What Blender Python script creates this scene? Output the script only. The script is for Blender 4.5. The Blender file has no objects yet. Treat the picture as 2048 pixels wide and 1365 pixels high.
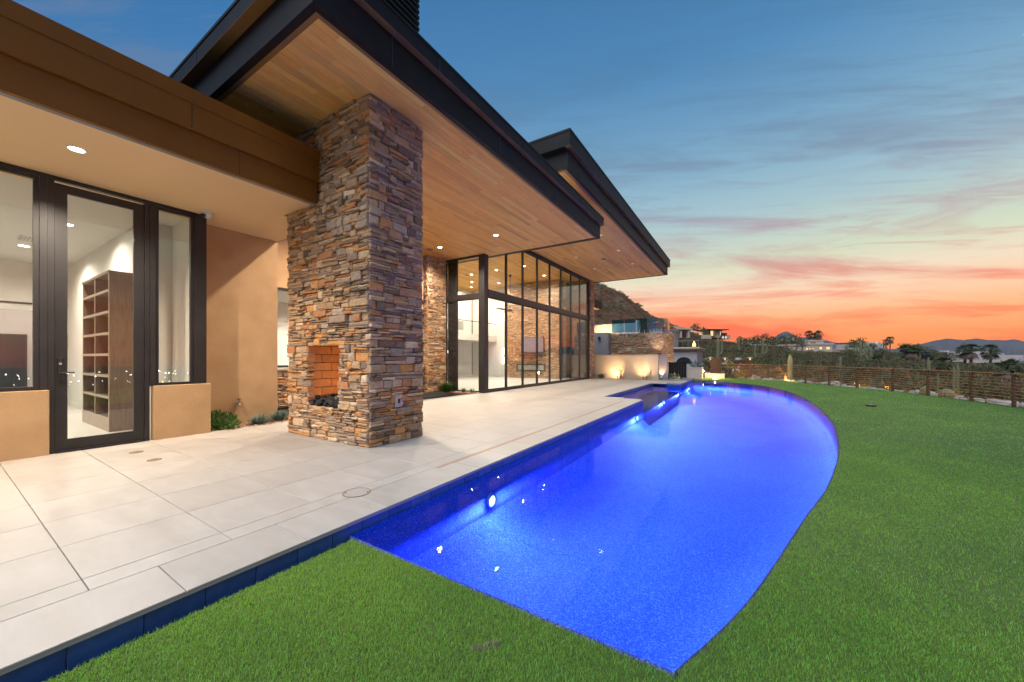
import bpy, math, random
import numpy as np
from mathutils import Vector, geometry, noise as mnoise

random.seed(7); rng = np.random.default_rng(7)
R = math.radians
sc = bpy.context.scene
COL = sc.collection

# ------------------------------------------------------------------ camera
F_PX, CX, HY, EYE = 738.0, 1024.0, 715.5, 1.5
YAW = 32.15
cd = bpy.data.cameras.new('camera'); cam = bpy.data.objects.new('camera', cd); COL.objects.link(cam)
cam.location = (0, 0, EYE); cam.rotation_euler = (R(90), 0, R(YAW))
cd.sensor_width = 36; cd.lens = F_PX / 2048 * 36; cd.shift_y = (HY - 682.5) / 2048
cd.clip_start = 0.05; cd.clip_end = 60000
sc.camera = cam

HAZE = 3.0e-5
def lin(r, g, b):
    f = lambda c: (c/255/12.92) if c <= 10 else ((c/255+0.055)/1.055)**2.4
    return (f(r), f(g), f(b), 1.0)

# ------------------------------------------------------------------ world: dusk sky with cloud streaks
W = bpy.data.worlds.new('World'); sc.world = W; W.use_nodes = True
nt = W.node_tree; nt.nodes.clear()
def nn(t, typ, **kw):
    n = t.nodes.new(typ)
    for k, v in kw.items(): setattr(n, k, v)
    return n
def ramp(t, stops, interp='LINEAR'):
    n = t.nodes.new('ShaderNodeValToRGB'); cr = n.color_ramp; cr.interpolation = interp
    while len(cr.elements) > 1: cr.elements.remove(cr.elements[-1])
    cr.elements[0].position = stops[0][0]; cr.elements[0].color = stops[0][1]
    for p, c in stops[1:]:
        e = cr.elements.new(p); e.color = c
    return n
def mth(t, op, a, b=None, c=None, clamp=False):
    n = t.nodes.new('ShaderNodeMath'); n.operation = op; n.use_clamp = clamp
    for i, v in enumerate((a, b, c)):
        if v is None: continue
        if isinstance(v, (int, float)): n.inputs[i].default_value = v
        else: t.links.new(v, n.inputs[i])
    return n.outputs[0]
def mixc(t, fac, a, b, mode='MIX'):
    n = t.nodes.new('ShaderNodeMix'); n.data_type = 'RGBA'; n.blend_type = mode
    for s, v in (('Factor', fac), ('A', a), ('B', b)):
        i = [x for x in n.inputs if x.name == s and x.enabled][0]
        if isinstance(v, (int, float)): i.default_value = v
        elif isinstance(v, tuple): i.default_value = v
        else: t.links.new(v, i)
    return [o for o in n.outputs if o.enabled][0]
tc = nn(nt, 'ShaderNodeTexCoord')
sx = nn(nt, 'ShaderNodeSeparateXYZ'); nt.links.new(tc.outputs['Generated'], sx.inputs[0])
X_, Y_, Z_ = sx.outputs
SUNB = 24.0                                     # bearing of the afterglow, degrees right of +Y
hl = mth(nt, 'SQRT', mth(nt, 'ADD', mth(nt, 'MULTIPLY', X_, X_), mth(nt, 'ADD', mth(nt, 'MULTIPLY', Y_, Y_), 1e-5)))
dt = mth(nt, 'DIVIDE', mth(nt, 'ADD', mth(nt, 'MULTIPLY', X_, math.sin(R(SUNB))), mth(nt, 'MULTIPLY', Y_, math.cos(R(SUNB)))), hl)
az = nn(nt, 'ShaderNodeMapRange', interpolation_type='SMOOTHSTEP'); nt.links.new(dt, az.inputs[0])
az.inputs[1].default_value = -0.55; az.inputs[2].default_value = 0.72
glow = ramp(nt, [(0.0, lin(255,130,26)), (0.045, lin(255,150,60)), (0.085, lin(255,176,112)), (0.125, lin(250,200,160)), (0.17, lin(234,214,186)),
                 (0.215, lin(204,212,184)), (0.26, lin(186,202,190)), (0.32, lin(158,186,194)), (0.40, lin(130,168,190)), (0.49, lin(104,148,182)),
                 (0.58, lin(78,130,174)), (0.75, lin(52,106,156)), (1.0, lin(38,84,132))])
away = ramp(nt, [(0.0, lin(150,130,150)), (0.07, lin(160,142,158)), (0.16, lin(132,142,170)), (0.3, lin(84,126,168)), (0.45, lin(52,110,165)),
                 (0.6, lin(42,102,158)), (1.0, lin(34,82,132))])
nt.links.new(Z_, glow.inputs[0]); nt.links.new(Z_, away.inputs[0])
base = mixc(nt, az.outputs[0], away.outputs[0], glow.outputs[0])
# the cloud deck lies in long streaks across bearing CLB; q rises with height, a runs along the streaks
CLB = -27.0
fo = mth(nt, 'ADD', mth(nt, 'MULTIPLY', X_, math.sin(R(CLB))), mth(nt, 'MULTIPLY', Y_, math.cos(R(CLB))))
ro = mth(nt, 'SUBTRACT', mth(nt, 'MULTIPLY', X_, math.cos(R(CLB))), mth(nt, 'MULTIPLY', Y_, math.sin(R(CLB))))
den = mth(nt, 'SQRT', mth(nt, 'ADD', mth(nt, 'MULTIPLY', fo, fo), 0.06))
A_ = mth(nt, 'DIVIDE', ro, den); Q_ = mth(nt, 'DIVIDE', Z_, den)
def sky_noise(sa, sq, detail, rough, dist, off):
    cb = nn(nt, 'ShaderNodeCombineXYZ')
    nt.links.new(mth(nt, 'MULTIPLY', A_, sa), cb.inputs[0]); nt.links.new(mth(nt, 'ADD', mth(nt, 'MULTIPLY', Q_, sq), off), cb.inputs[1])
    nt.links.new(mth(nt, 'MULTIPLY', fo, 0.5), cb.inputs[2])
    n = nn(nt, 'ShaderNodeTexNoise'); nt.links.new(cb.outputs[0], n.inputs['Vector'])
    n.inputs['Scale'].default_value = 1.0; n.inputs['Detail'].default_value = detail
    n.inputs['Roughness'].default_value = rough; n.inputs['Distortion'].default_value = dist
    return n.outputs[0]
n1 = sky_noise(1.5, 11, 9, 0.6, 0.5, 4.7)
n2 = sky_noise(3.6, 34, 7, 0.62, 0.6, 9.0)
m1 = nn(nt, 'ShaderNodeMapRange', interpolation_type='SMOOTHSTEP'); nt.links.new(n1, m1.inputs[0]); m1.inputs[1].default_value = 0.45; m1.inputs[2].default_value = 0.64
m2 = nn(nt, 'ShaderNodeMapRange', interpolation_type='SMOOTHSTEP'); nt.links.new(n2, m2.inputs[0]); m2.inputs[1].default_value = 0.47; m2.inputs[2].default_value = 0.68
cl = mth(nt, 'MAXIMUM', mth(nt, 'MULTIPLY', m1.outputs[0], 0.88), mth(nt, 'MULTIPLY', m2.outputs[0], 0.55))
ccol = ramp(nt, [(0.0, lin(255,92,18)), (0.07, lin(255,96,34)), (0.115, lin(242,116,74)), (0.16, lin(222,134,112)), (0.22, lin(196,152,148)), (0.29, lin(164,150,160)),
                 (0.36, lin(130,146,166)), (0.48, lin(98,136,166)), (0.62, lin(70,120,164)), (1.0, lin(36,78,124))])
nt.links.new(Z_, ccol.inputs[0])
acl = mixc(nt, az.outputs[0], (0.09, 0.17, 0.33, 1), ccol.outputs[0])
skyc = mixc(nt, cl, base, acl)
# below the horizon: dim ground tone
gmix = nn(nt, 'ShaderNodeMapRange'); nt.links.new(Z_, gmix.inputs[0]); gmix.inputs[1].default_value = -0.04; gmix.inputs[2].default_value = 0.0
skyc = mixc(nt, gmix.outputs[0], (0.05, 0.045, 0.05, 1), skyc)
bg = nn(nt, 'ShaderNodeBackground'); nt.links.new(skyc, bg.inputs[0]); bg.inputs[1].default_value = 1.08
wo = nn(nt, 'ShaderNodeOutputWorld'); nt.links.new(bg.outputs[0], wo.inputs[0])

# soft twilight from the high eastern sky behind the camera: the sun itself has set
sl = bpy.data.lights.new('sun', 'SUN'); sl.energy = 3.3; sl.angle = R(52); sl.color = (0.86, 0.93, 1.0)
so = bpy.data.objects.new('sun', sl); COL.objects.link(so); so.rotation_euler = (R(36), 0, R(-6))

sc.view_settings.view_transform = 'Standard'; sc.view_settings.look = 'None'
sc.view_settings.exposure = 0.12; sc.view_settings.gamma = 1.0; sc.view_settings.use_curve_mapping = False
cy = sc.cycles
cy.max_bounces = 8; cy.diffuse_bounces = 4; cy.glossy_bounces = 4; cy.transmission_bounces = 6; cy.transparent_max_bounces = 24
cy.sample_clamp_indirect = 4.0; cy.caustics_reflective = False; cy.caustics_refractive = False
cy.use_denoising = True
try: cy.denoiser = 'OPENIMAGEDENOISE'
except Exception: pass

# ------------------------------------------------------------------ helpers: objects
ORG = {}
def org(p): return ORG.get(p.name, Vector((0, 0, 0))) if p else Vector((0, 0, 0))
def tag(o, label=None, cat=None, group=None, kind=None):
    if label: o['label'] = label
    if cat: o['category'] = cat
    if group: o['group'] = group
    if kind: o['kind'] = kind
    return o
def thing(name, label, cat, loc=(0, 0, 0), group=None):
    o = bpy.data.objects.new(name, None); COL.objects.link(o); o.location = loc; o.empty_display_size = 0.1
    ORG[o.name] = Vector(loc)
    return tag(o, label, cat, group)
def struct(o): o['kind'] = 'structure'; return o
def link(name, me, mat, parent=None, loc=None, rot=None):
    o = bpy.data.objects.new(name, me); COL.objects.link(o)
    if mat is not None and len(me.materials) == 0: me.materials.append(mat)
    if parent: o.parent = parent
    if loc is not None: o.location = Vector(loc) - (org(parent) if parent else Vector())
    if rot is not None: o.rotation_euler = rot
    ORG[o.name] = Vector(loc) if loc is not None else org(parent)
    return o
class MB:
    def __init__(s): s.v = []; s.f = []
    def add(s, vs, fs):
        k = len(s.v); s.v += [tuple(v) for v in vs]; s.f += [tuple(i+k for i in f) for f in fs]; return s
    def box(s, x0, x1, y0, y1, z0, z1):
        return s.add([(x0,y0,z0),(x1,y0,z0),(x1,y1,z0),(x0,y1,z0),(x0,y0,z1),(x1,y0,z1),(x1,y1,z1),(x0,y1,z1)],
                     [(0,3,2,1),(4,5,6,7),(0,1,5,4),(1,2,6,5),(2,3,7,6),(3,0,4,7)])
    def cbox(s, x0, x1, y0, y1, z0, z1, c=0.01):       # box with its vertical and top edges chamfered
        P = [(x0+c,y0),(x1-c,y0),(x1,y0+c),(x1,y1-c),(x1-c,y1),(x0+c,y1),(x0,y1-c),(x0,y0+c)]
        mx, my = (x0+x1)/2, (y0+y1)/2
        Q = [(x + (c if x < mx else -c), y + (c if y < my else -c)) for x, y in P]
        vs = [(x,y,z0) for x,y in P] + [(x,y,z1-c) for x,y in P] + [(x,y,z1) for x,y in Q]
        fs = [tuple(range(7,-1,-1)), tuple(range(16,24))]
        for r in (0, 8):
            for i in range(8): j = (i+1) % 8; fs.append((r+i, r+j, r+8+j, r+8+i))
        return s.add(vs, fs)
    def rings(s, rings, cap=True):
        n = len(rings[0]); vs = [p for r in rings for p in r]; fs = []
        for k in range(len(rings)-1):
            for i in range(n): j = (i+1) % n; fs.append((k*n+i, k*n+j, (k+1)*n+j, (k+1)*n+i))
        if cap: fs.append(tuple(range(n-1,-1,-1))); fs.append(tuple((len(rings)-1)*n+i for i in range(n)))
        return s.add(vs, fs)
    def lathe(s, cx, cy, prof, n=20):
        return s.rings([[(cx+r*math.cos(2*math.pi*i/n), cy+r*math.sin(2*math.pi*i/n), z) for i in range(n)] for r, z in prof])
    def tube(s, pts, rad, n=8):
        pts = [Vector(p) for p in pts]; rs = []
        for i, p in enumerate(pts):
            d = (pts[min(i+1, len(pts)-1)] - pts[max(i-1, 0)]).normalized()
            a = d.cross(Vector((0,0,1)) if abs(d.z) < 0.9 else Vector((1,0,0))).normalized(); b = d.cross(a)
            r = rad[i] if isinstance(rad, (list, tuple)) else rad
            rs.append([p + a*math.cos(2*math.pi*k/n)*r + b*math.sin(2*math.pi*k/n)*r for k in range(n)])
        return s.rings(rs)
    def prism(s, poly, z0, z1):
        n = len(poly); vs = [(x,y,z0) for x,y in poly] + [(x,y,z1) for x,y in poly]
        fs = [tuple(range(n-1,-1,-1)), tuple(range(n,2*n))] + [(i,(i+1)%n,n+(i+1)%n,n+i) for i in range(n)]
        return s.add(vs, fs)
    def mesh(s, name='mesh', o=(0,0,0)):
        me = bpy.data.meshes.new(name); ox, oy, oz = o
        me.from_pydata([(x-ox,y-oy,z-oz) for x,y,z in s.v], [], s.f); me.update(); return me
    def build(s, name, mat, parent=None, kind=None, smooth=False):
        me = s.mesh(name, org(parent))
        if smooth: me.polygons.foreach_set('use_smooth', [True]*len(me.polygons))
        o = link(name, me, mat, parent)
        if kind: o['kind'] = kind
        return o
def np_mesh(name, V, Fc, smooth=False):                # V (n,3), Fc (m,k) index array
    me = bpy.data.meshes.new(name); V = np.asarray(V, np.float32); Fc = np.asarray(Fc, np.int32)
    m, k = Fc.shape
    me.vertices.add(len(V)); me.vertices.foreach_set('co', V.ravel())
    me.loops.add(m*k); me.loops.foreach_set('vertex_index', Fc.ravel())
    me.polygons.add(m); me.polygons.foreach_set('loop_start', np.arange(0, m*k, k, dtype=np.int32))
    try: me.polygons.foreach_set('loop_total', np.full(m, k, np.int32))
    except Exception: pass
    if smooth: me.polygons.foreach_set('use_smooth', np.ones(m, bool))
    me.update(calc_edges=True); me.validate(); return me
def box1(name, mat, parent, *b): return MB().box(*b).build(name, mat, parent)
# bearings of far things: metres ahead (depth) and sideways from the terrace corner where the photograph was taken
TH = R(YAW); FW = (-math.sin(TH), math.cos(TH)); RT = (math.cos(TH), math.sin(TH))
def at(u, v, D):
    a = (u-CX)/F_PX*D
    return Vector((FW[0]*D+RT[0]*a, FW[1]*D+RT[1]*a, EYE + (HY-v)/F_PX*D))

# ------------------------------------------------------------------ helpers: materials
def new_mat(name):
    m = bpy.data.materials.new(name); m.use_nodes = True; m.node_tree.nodes.clear(); return m, m.node_tree
def rnd(t):                                             # one random number per piece, whether it is an object or an island of a joined mesh
    oi = nn(t, 'ShaderNodeObjectInfo'); g = nn(t, 'ShaderNodeNewGeometry')
    return mth(t, 'FRACT', mth(t, 'ADD', mth(t, 'MULTIPLY', oi.outputs['Random'], 7.31), mth(t, 'MULTIPLY', g.outputs['Random Per Island'], 3.17)))
def noise_tex(t, scale, detail=4, rough=0.55, vec=None, stretch=None, dist=0.0, off=None):
    n = nn(t, 'ShaderNodeTexNoise'); n.inputs['Scale'].default_value = scale; n.inputs['Detail'].default_value = detail
    n.inputs['Roughness'].default_value = rough; n.inputs['Distortion'].default_value = dist
    if vec is None: vec = nn(t, 'ShaderNodeNewGeometry').outputs['Position']
    if stretch or off is not None:
        mp = nn(t, 'ShaderNodeMapping'); t.links.new(vec, mp.inputs[0])
        if stretch: mp.inputs['Scale'].default_value = stretch
        if off is not None:
            cb = nn(t, 'ShaderNodeCombineXYZ')
            for i in range(3): t.links.new(mth(t, 'MULTIPLY', off, 37.0+11*i), cb.inputs[i])
            t.links.new(cb.outputs[0], mp.inputs['Location'])
        vec = mp.outputs[0]
    t.links.new(vec, n.inputs['Vector']); return n.outputs[0]
def finish(m, t, col, rough=0.5, bump=None, bstr=0.2, bdist=0.01, metal=0.0, spec=0.5, transl=0.0, coat=0.0):
    b = nn(t, 'ShaderNodeBsdfPrincipled')
    if isinstance(col, tuple): b.inputs['Base Color'].default_value = col
    else: t.links.new(col, b.inputs['Base Color'])
    if isinstance(rough, (int, float)): b.inputs['Roughness'].default_value = rough
    else: t.links.new(rough, b.inputs['Roughness'])
    b.inputs['Metallic'].default_value = metal; b.inputs['Specular IOR Level'].default_value = spec
    if coat: b.inputs['Coat Weight'].default_value = coat
    if bump is not None:
        bn = nn(t, 'ShaderNodeBump'); t.links.new(bump, bn.inputs['Height']); bn.inputs['Strength'].default_value = bstr; bn.inputs['Distance'].default_value = bdist
        t.links.new(bn.outputs[0], b.inputs['Normal'])
    sh = b.outputs[0]
    if transl:
        tr = nn(t, 'ShaderNodeBsdfTranslucent')
        if isinstance(col, tuple): tr.inputs[0].default_value = col
        else: t.links.new(col, tr.inputs[0])
        mx = nn(t, 'ShaderNodeMixShader'); mx.inputs[0].default_value = transl
        t.links.new(sh, mx.inputs[1]); t.links.new(tr.outputs[0], mx.inputs[2]); sh = mx.outputs[0]
    o = nn(t, 'ShaderNodeOutputMaterial'); t.links.new(sh, o.inputs[0]); return m
def simple(name, a, b, scale=4.0, rough=0.5, bscale=None, bstr=0.2, metal=0.0, spec=0.5, stretch=None, bdist=0.01, detail=4, transl=0.0):
    m, t = new_mat(name); n = noise_tex(t, scale, detail, stretch=stretch)
    r = ramp(t, [(0.3, a+(1,)), (0.7, b+(1,))]); t.links.new(n, r.inputs[0])
    bp = noise_tex(t, bscale, 3) if bscale else None
    return finish(m, t, r.outputs[0], rough, bp, bstr, bdist, metal, spec, transl)
def piece(name, cols, scale=6.0, amt=0.35, rough=0.7, bscale=20, bstr=0.4, bdist=0.01, stretch=None, transl=0.0, spec=0.4):
    """colour picked per piece, with noise over it"""
    m, t = new_mat(name); r = rnd(t)
    cr = ramp(t, [(i/len(cols), c+(1,)) for i, c in enumerate(cols)], 'CONSTANT'); t.links.new(r, cr.inputs[0])
    n = noise_tex(t, scale, 6, 0.6, stretch=stretch, off=r)
    v = mth(t, 'ADD', mth(t, 'MULTIPLY', mth(t, 'SUBTRACT', n, 0.5), amt*2), 1.0)
    hs = nn(t, 'ShaderNodeHueSaturation'); t.links.new(v, hs.inputs['Value']); t.links.new(cr.outputs[0], hs.inputs['Color'])
    return finish(m, t, hs.outputs[0], rough, noise_tex(t, bscale, 5, 0.65), bstr, bdist, 0, spec, transl)
def emit(name, col, st):
    m, t = new_mat(name); e = nn(t, 'ShaderNodeEmission'); e.inputs[0].default_value = col+(1,); e.inputs[1].default_value = st
    o = nn(t, 'ShaderNodeOutputMaterial'); t.links.new(e.outputs[0], o.inputs[0])
    return m
def glassy(name, tint, r0, waves=None, gloss_rough=0.0, tintrefl=(1,1,1), rs=1.0):
    """thin clear sheet: lets light through, mirrors by Schlick's law"""
    m, t = new_mat(name); g = nn(t, 'ShaderNodeNewGeometry')
    nrm = g.outputs['Normal']
    if waves:
        bn = nn(t, 'ShaderNodeBump'); bn.inputs['Strength'].default_value = waves[1]; bn.inputs['Distance'].default_value = 0.02
        t.links.new(noise_tex(t, waves[0], 3, 0.5), bn.inputs['Height']); nrm = bn.outputs[0]
    dp = nn(t, 'ShaderNodeVectorMath', operation='DOT_PRODUCT'); t.links.new(nrm, dp.inputs[0]); t.links.new(g.outputs['Incoming'], dp.inputs[1])
    c = mth(t, 'SUBTRACT', 1.0, mth(t, 'ABSOLUTE', dp.outputs['Value']), clamp=True)
    fr = mth(t, 'ADD', mth(t, 'MULTIPLY', mth(t, 'POWER', c, 5.0), (1-r0)*rs), r0, clamp=True)
    tr = nn(t, 'ShaderNodeBsdfTransparent'); tr.inputs[0].default_value = tint+(1,)
    gl = nn(t, 'ShaderNodeBsdfGlossy'); gl.inputs['Roughness'].default_value = gloss_rough; gl.inputs[0].default_value = tintrefl+(1,)
    t.links.new(nrm, gl.inputs['Normal'])
    mx = nn(t, 'ShaderNodeMixShader'); t.links.new(fr, mx.inputs[0]); t.links.new(tr.outputs[0], mx.inputs[1]); t.links.new(gl.outputs[0], mx.inputs[2])
    o = nn(t, 'ShaderNodeOutputMaterial'); t.links.new(mx.outputs[0], o.inputs[0]); return m

M = {}
M['stucco'] = simple('tan_stucco', (0.42,0.265,0.133), (0.50,0.325,0.172), 2.4, 0.92, 85, 0.9, bdist=0.012, detail=9)
M['soffit'] = simple('tan_soffit_paint', (0.84,0.58,0.31), (0.87,0.61,0.33), 0.8, 0.75, 240, 0.1)
M['white'] = simple('white_wall_paint', (0.74,0.71,0.66), (0.78,0.75,0.70), 0.7, 0.7)
M['cream'] = simple('cream_render', (0.50,0.42,0.34), (0.56,0.47,0.38), 1.2, 0.85, 60, 0.2)
M['bronze'] = simple('dark_bronze_metal', (0.012,0.010,0.0095), (0.018,0.015,0.014), 2.5, 0.55, spec=0.14)
M['brown'] = simple('brown_bronze_metal', (0.165,0.063,0.006), (0.205,0.08,0.008), 0.9, 0.5, 220, 0.06, spec=0.2)
M['trim'] = simple('bronze_soffit_trim', (0.20,0.10,0.03), (0.24,0.125,0.04), 1.5, 0.4, spec=0.5)
M['frame'] = simple('brown_black_frame', (0.017,0.016,0.0165), (0.024,0.022,0.023), 3, 0.42, 300, 0.03, spec=0.4)
M['steelstrip'] = simple('grey_metal_strip', (0.20,0.21,0.23), (0.26,0.27,0.29), 2, 0.4, metal=0.4)
M['black'] = simple('black_plastic', (0.012,0.012,0.013), (0.018,0.018,0.02), 5, 0.4)
M['darkgrout'] = simple('dark_grout', (0.22,0.20,0.18), (0.27,0.245,0.22), 9, 0.9)
M['mortar'] = simple('dark_mortar', (0.06,0.05,0.042), (0.09,0.075,0.06), 9, 0.95, 40, 0.5)  # dark joint colour of its own, also used for backing and soil
M['floor_in'] = simple('pale_floor_tile', (0.58,0.55,0.51), (0.64,0.61,0.57), 0.7, 0.35)
M['whitemetal'] = simple('white_enamel', (0.72,0.72,0.72), (0.78,0.78,0.78), 4, 0.35)
M['lid'] = simple('brass_drain_lid', (0.20,0.145,0.08), (0.26,0.19,0.11), 14, 0.5, metal=0.3)
M['plate'] = simple('steel_cover_plate', (0.42,0.41,0.40), (0.50,0.49,0.48), 8, 0.35, metal=0.6)
M['slot'] = simple('tan_drain_cover', (0.34,0.23,0.16), (0.40,0.27,0.19), 5, 0.7)
M['lava'] = simple('black_lava_rock', (0.014,0.014,0.016), (0.035,0.034,0.036), 14, 0.8, 60, 0.8)
M['bark'] = simple('charred_log', (0.05,0.035,0.025), (0.22,0.15,0.10), 16, 0.85, 40, 0.9, stretch=(1,1,4))
M['firebrick'] = piece('fire_brick', [(0.44,0.22,0.10),(0.48,0.25,0.12),(0.40,0.20,0.09),(0.46,0.23,0.105)], 9, 0.25, 0.85, 70, 0.3)
M['darkwood'] = simple('brown_oak_veneer', (0.105,0.068,0.048), (0.19,0.13,0.095), 5, 0.5, stretch=(9,9,0.7), detail=7)
M['shelfedge'] = simple('light_oak_edge', (0.34,0.27,0.21), (0.40,0.32,0.25), 5, 0.5)
M['gravel'] = piece('red_brown_gravel', [(0.34,0.17,0.09),(0.42,0.24,0.14),(0.28,0.14,0.08),(0.46,0.32,0.22)], 14, 0.3)
M['rust'] = simple('rusted_steel', (0.085,0.042,0.022), (0.14,0.068,0.034), 6, 0.75, 60, 0.3)
M['cable'] = simple('rusty_rail', (0.38,0.16,0.05), (0.46,0.20,0.07), 6, 0.7)
M['lens'] = emit('lamp_lens', (1.0,0.93,0.82), 26.0)
M['lens_dim'] = emit('lamp_lens_far', (1.0,0.90,0.75), 14.0); M['lens_faint'] = emit('lamp_lens_faint', (1.0,0.86,0.74), 0.9)
M['poollens'] = emit('pool_lamp_lens', (0.55,0.78,1.0), 14.0)
M['warmglow'] = emit('warm_window_glow', (1.0,0.72,0.34), 1.1)
M['whiteglow'] = emit('white_window_glow', (1.0,0.93,0.80), 0.85)
M['flame'] = emit('gas_flame', (1.0,0.45,0.10), 7.0)
M['chand'] = emit('chandelier_tube', (1.0,0.95,0.86), 5.0)
M['city'] = emit('city_lamp', (0.85,0.92,1.0), 45.0)
M['city2'] = emit('city_lamp_warm', (1.0,0.72,0.4), 35.0)
M['city'].cycles.emission_sampling = 'NONE'; M['city2'].cycles.emission_sampling = 'NONE'
M['glass'] = glassy('window_glass', (0.93,0.95,0.94), 0.045)
M['glass_rail'] = glassy('rail_glass', (0.42,0.68,0.86), 0.08)
M['blueglass'] = glassy('blue_tinted_glass', (0.07,0.20,0.46), 0.06)
M['water'] = glassy('pool_water', (0.36,0.62,1.0), 0.022, (4.5, 0.075), rs=0.25)
STONES = [(0.33,0.25,0.18),(0.27,0.225,0.185),(0.40,0.30,0.20),(0.25,0.20,0.165),(0.46,0.35,0.24),(0.47,0.25,0.10),(0.30,0.24,0.19),(0.36,0.27,0.19),
          (0.22,0.15,0.11),(0.54,0.45,0.35),(0.33,0.23,0.15),(0.29,0.235,0.19),(0.42,0.26,0.14),(0.17,0.13,0.105),(0.37,0.31,0.26),(0.36,0.19,0.10)]
STONES = [tuple(min(.75, c*k) for c, k in zip(q, (1.36, 1.20, 1.02))) for q in STONES]
M['stone'] = piece('ledge_stone', STONES, 11, 0.5, 0.9, 26, 0.9, 0.035, stretch=(1,1,2.6))
def lumber(name):
    m, t = new_mat(name); r = rnd(t)
    cr = ramp(t, [(0.0,(0.676,0.334,0.081,1)),(0.22,(0.824,0.432,0.111,1)),(0.45,(0.878,0.508,0.134,1)),(0.68,(0.765,0.386,0.095,1)),(0.86,(0.878,0.585,0.167,1)),(1.0,(0.588,0.279,0.069,1))])
    t.links.new(r, cr.inputs[0])
    n = noise_tex(t, 3.0, 8, 0.62, stretch=(14,0.9,6), dist=0.4, off=r)
    v = mth(t, 'ADD', mth(t, 'MULTIPLY', mth(t, 'SUBTRACT', n, 0.5), 0.75), 1.0)
    hs = nn(t, 'ShaderNodeHueSaturation'); t.links.new(v, hs.inputs['Value']); t.links.new(cr.outputs[0], hs.inputs['Color'])
    return finish(m, t, hs.outputs[0], 0.5, n, 0.12, 0.003)
M['wood'] = lumber('tropical_hardwood')
def porcelain():
    m, t = new_mat('limestone_porcelain'); r = rnd(t)
    n = noise_tex(t, 2.2, 8, 0.62, stretch=(1.0,2.6,1), off=r); n2 = noise_tex(t, 120, 2, 0.5)
    c = ramp(t, [(0.25,(0.38,0.345,0.310,1)),(0.5,(0.43,0.395,0.36,1)),(0.75,(0.48,0.445,0.41,1))]); t.links.new(n, c.inputs[0])
    hs = nn(t, 'ShaderNodeHueSaturation'); t.links.new(c.outputs[0], hs.inputs['Color'])
    n3 = noise_tex(t, 0.55, 6, 0.65)
    t.links.new(mth(t, 'ADD', mth(t, 'ADD', mth(t, 'MULTIPLY', r, 0.09), 0.76), mth(t, 'MULTIPLY', n3, 0.18)), hs.inputs['Value'])
    ro = mth(t, 'ADD', mth(t, 'MULTIPLY', n, 0.25), 0.34)
    return finish(m, t, hs.outputs[0], ro, n2, 0.05, 0.002, spec=0.45)
M['tile'] = porcelain()
def plaster():
    m, t = new_mat('pebble_pool_plaster'); g = nn(t, 'ShaderNodeNewGeometry')
    v = nn(t, 'ShaderNodeTexVoronoi'); v.inputs['Scale'].default_value = 120; t.links.new(g.outputs['Position'], v.inputs['Vector'])
    n = noise_tex(t, 40, 3, 0.7); n2 = noise_tex(t, 0.7, 4)
    s = nn(t, 'ShaderNodeSeparateColor'); t.links.new(v.outputs['Color'], s.inputs[0])
    c = ramp(t, [(0.0,(0.040,0.075,0.28,1)),(0.5,(0.065,0.115,0.40,1)),(0.78,(0.12,0.18,0.52,1)),(1.0,(0.36,0.42,0.74,1))]); t.links.new(s.outputs[0], c.inputs[0])
    hs = nn(t, 'ShaderNodeHueSaturation'); t.links.new(c.outputs[0], hs.inputs['Color'])
    t.links.new(mth(t, 'ADD', mth(t, 'MULTIPLY', n2, 0.5), 0.75), hs.inputs['Value'])
    return finish(m, t, hs.outputs[0], 0.8, n, 0.3, 0.01)
M['plaster'] = plaster()
M['bluetile'] = piece('blue_glass_tile', [(0.05,0.12,0.32),(0.07,0.15,0.38),(0.045,0.10,0.28)], 12, 0.45, 0.28, 30, 0.08)
M['benchtile'] = simple('dark_bench_tile', (0.014,0.024,0.055), (0.022,0.036,0.075), 9, 0.5)
M['poolrim'] = simple('dark_pool_edge', (0.03,0.035,0.05), (0.05,0.055,0.07), 8, 0.5)
def turf(name, blades):
    m, t = new_mat(name); n = noise_tex(t, 1.1, 5, 0.6); n2 = noise_tex(t, 26 if not blades else 9, 3, 0.6)
    n0 = noise_tex(t, 0.32, 4, 0.6, stretch=(1.0,0.55,1)); a = ramp(t, [(0.28,(0.140,0.270,0.054,1)),(0.5,(0.215,0.370,0.064,1)),(0.72,(0.305,0.465,0.078,1))]); t.links.new(mth(t, 'ADD', mth(t, 'MULTIPLY', n, 0.45), mth(t, 'MULTIPLY', n0, 0.55)), a.inputs[0])
    hs = nn(t, 'ShaderNodeHueSaturation'); t.links.new(a.outputs[0], hs.inputs['Color'])
    if blades:
        g = nn(t, 'ShaderNodeNewGeometry'); r = g.outputs['Random Per Island']
        t.links.new(mth(t, 'ADD', mth(t, 'MULTIPLY', r, 1.0), 0.75), hs.inputs['Value'])
        t.links.new(mth(t, 'ADD', mth(t, 'MULTIPLY', r, 0.07), 0.465), hs.inputs['Hue'])
        return finish(m, t, hs.outputs[0], 0.5, None, transl=0.48, spec=0.3)
    t.links.new(mth(t, 'ADD', mth(t, 'MULTIPLY', n2, 0.6), 0.12), hs.inputs['Value'])
    return finish(m, t, hs.outputs[0], 0.9, noise_tex(t, 90, 3), 0.9, 0.03)
M['turf'] = turf('turf_backing', False); M['blade'] = turf('turf_blade', True)
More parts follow.
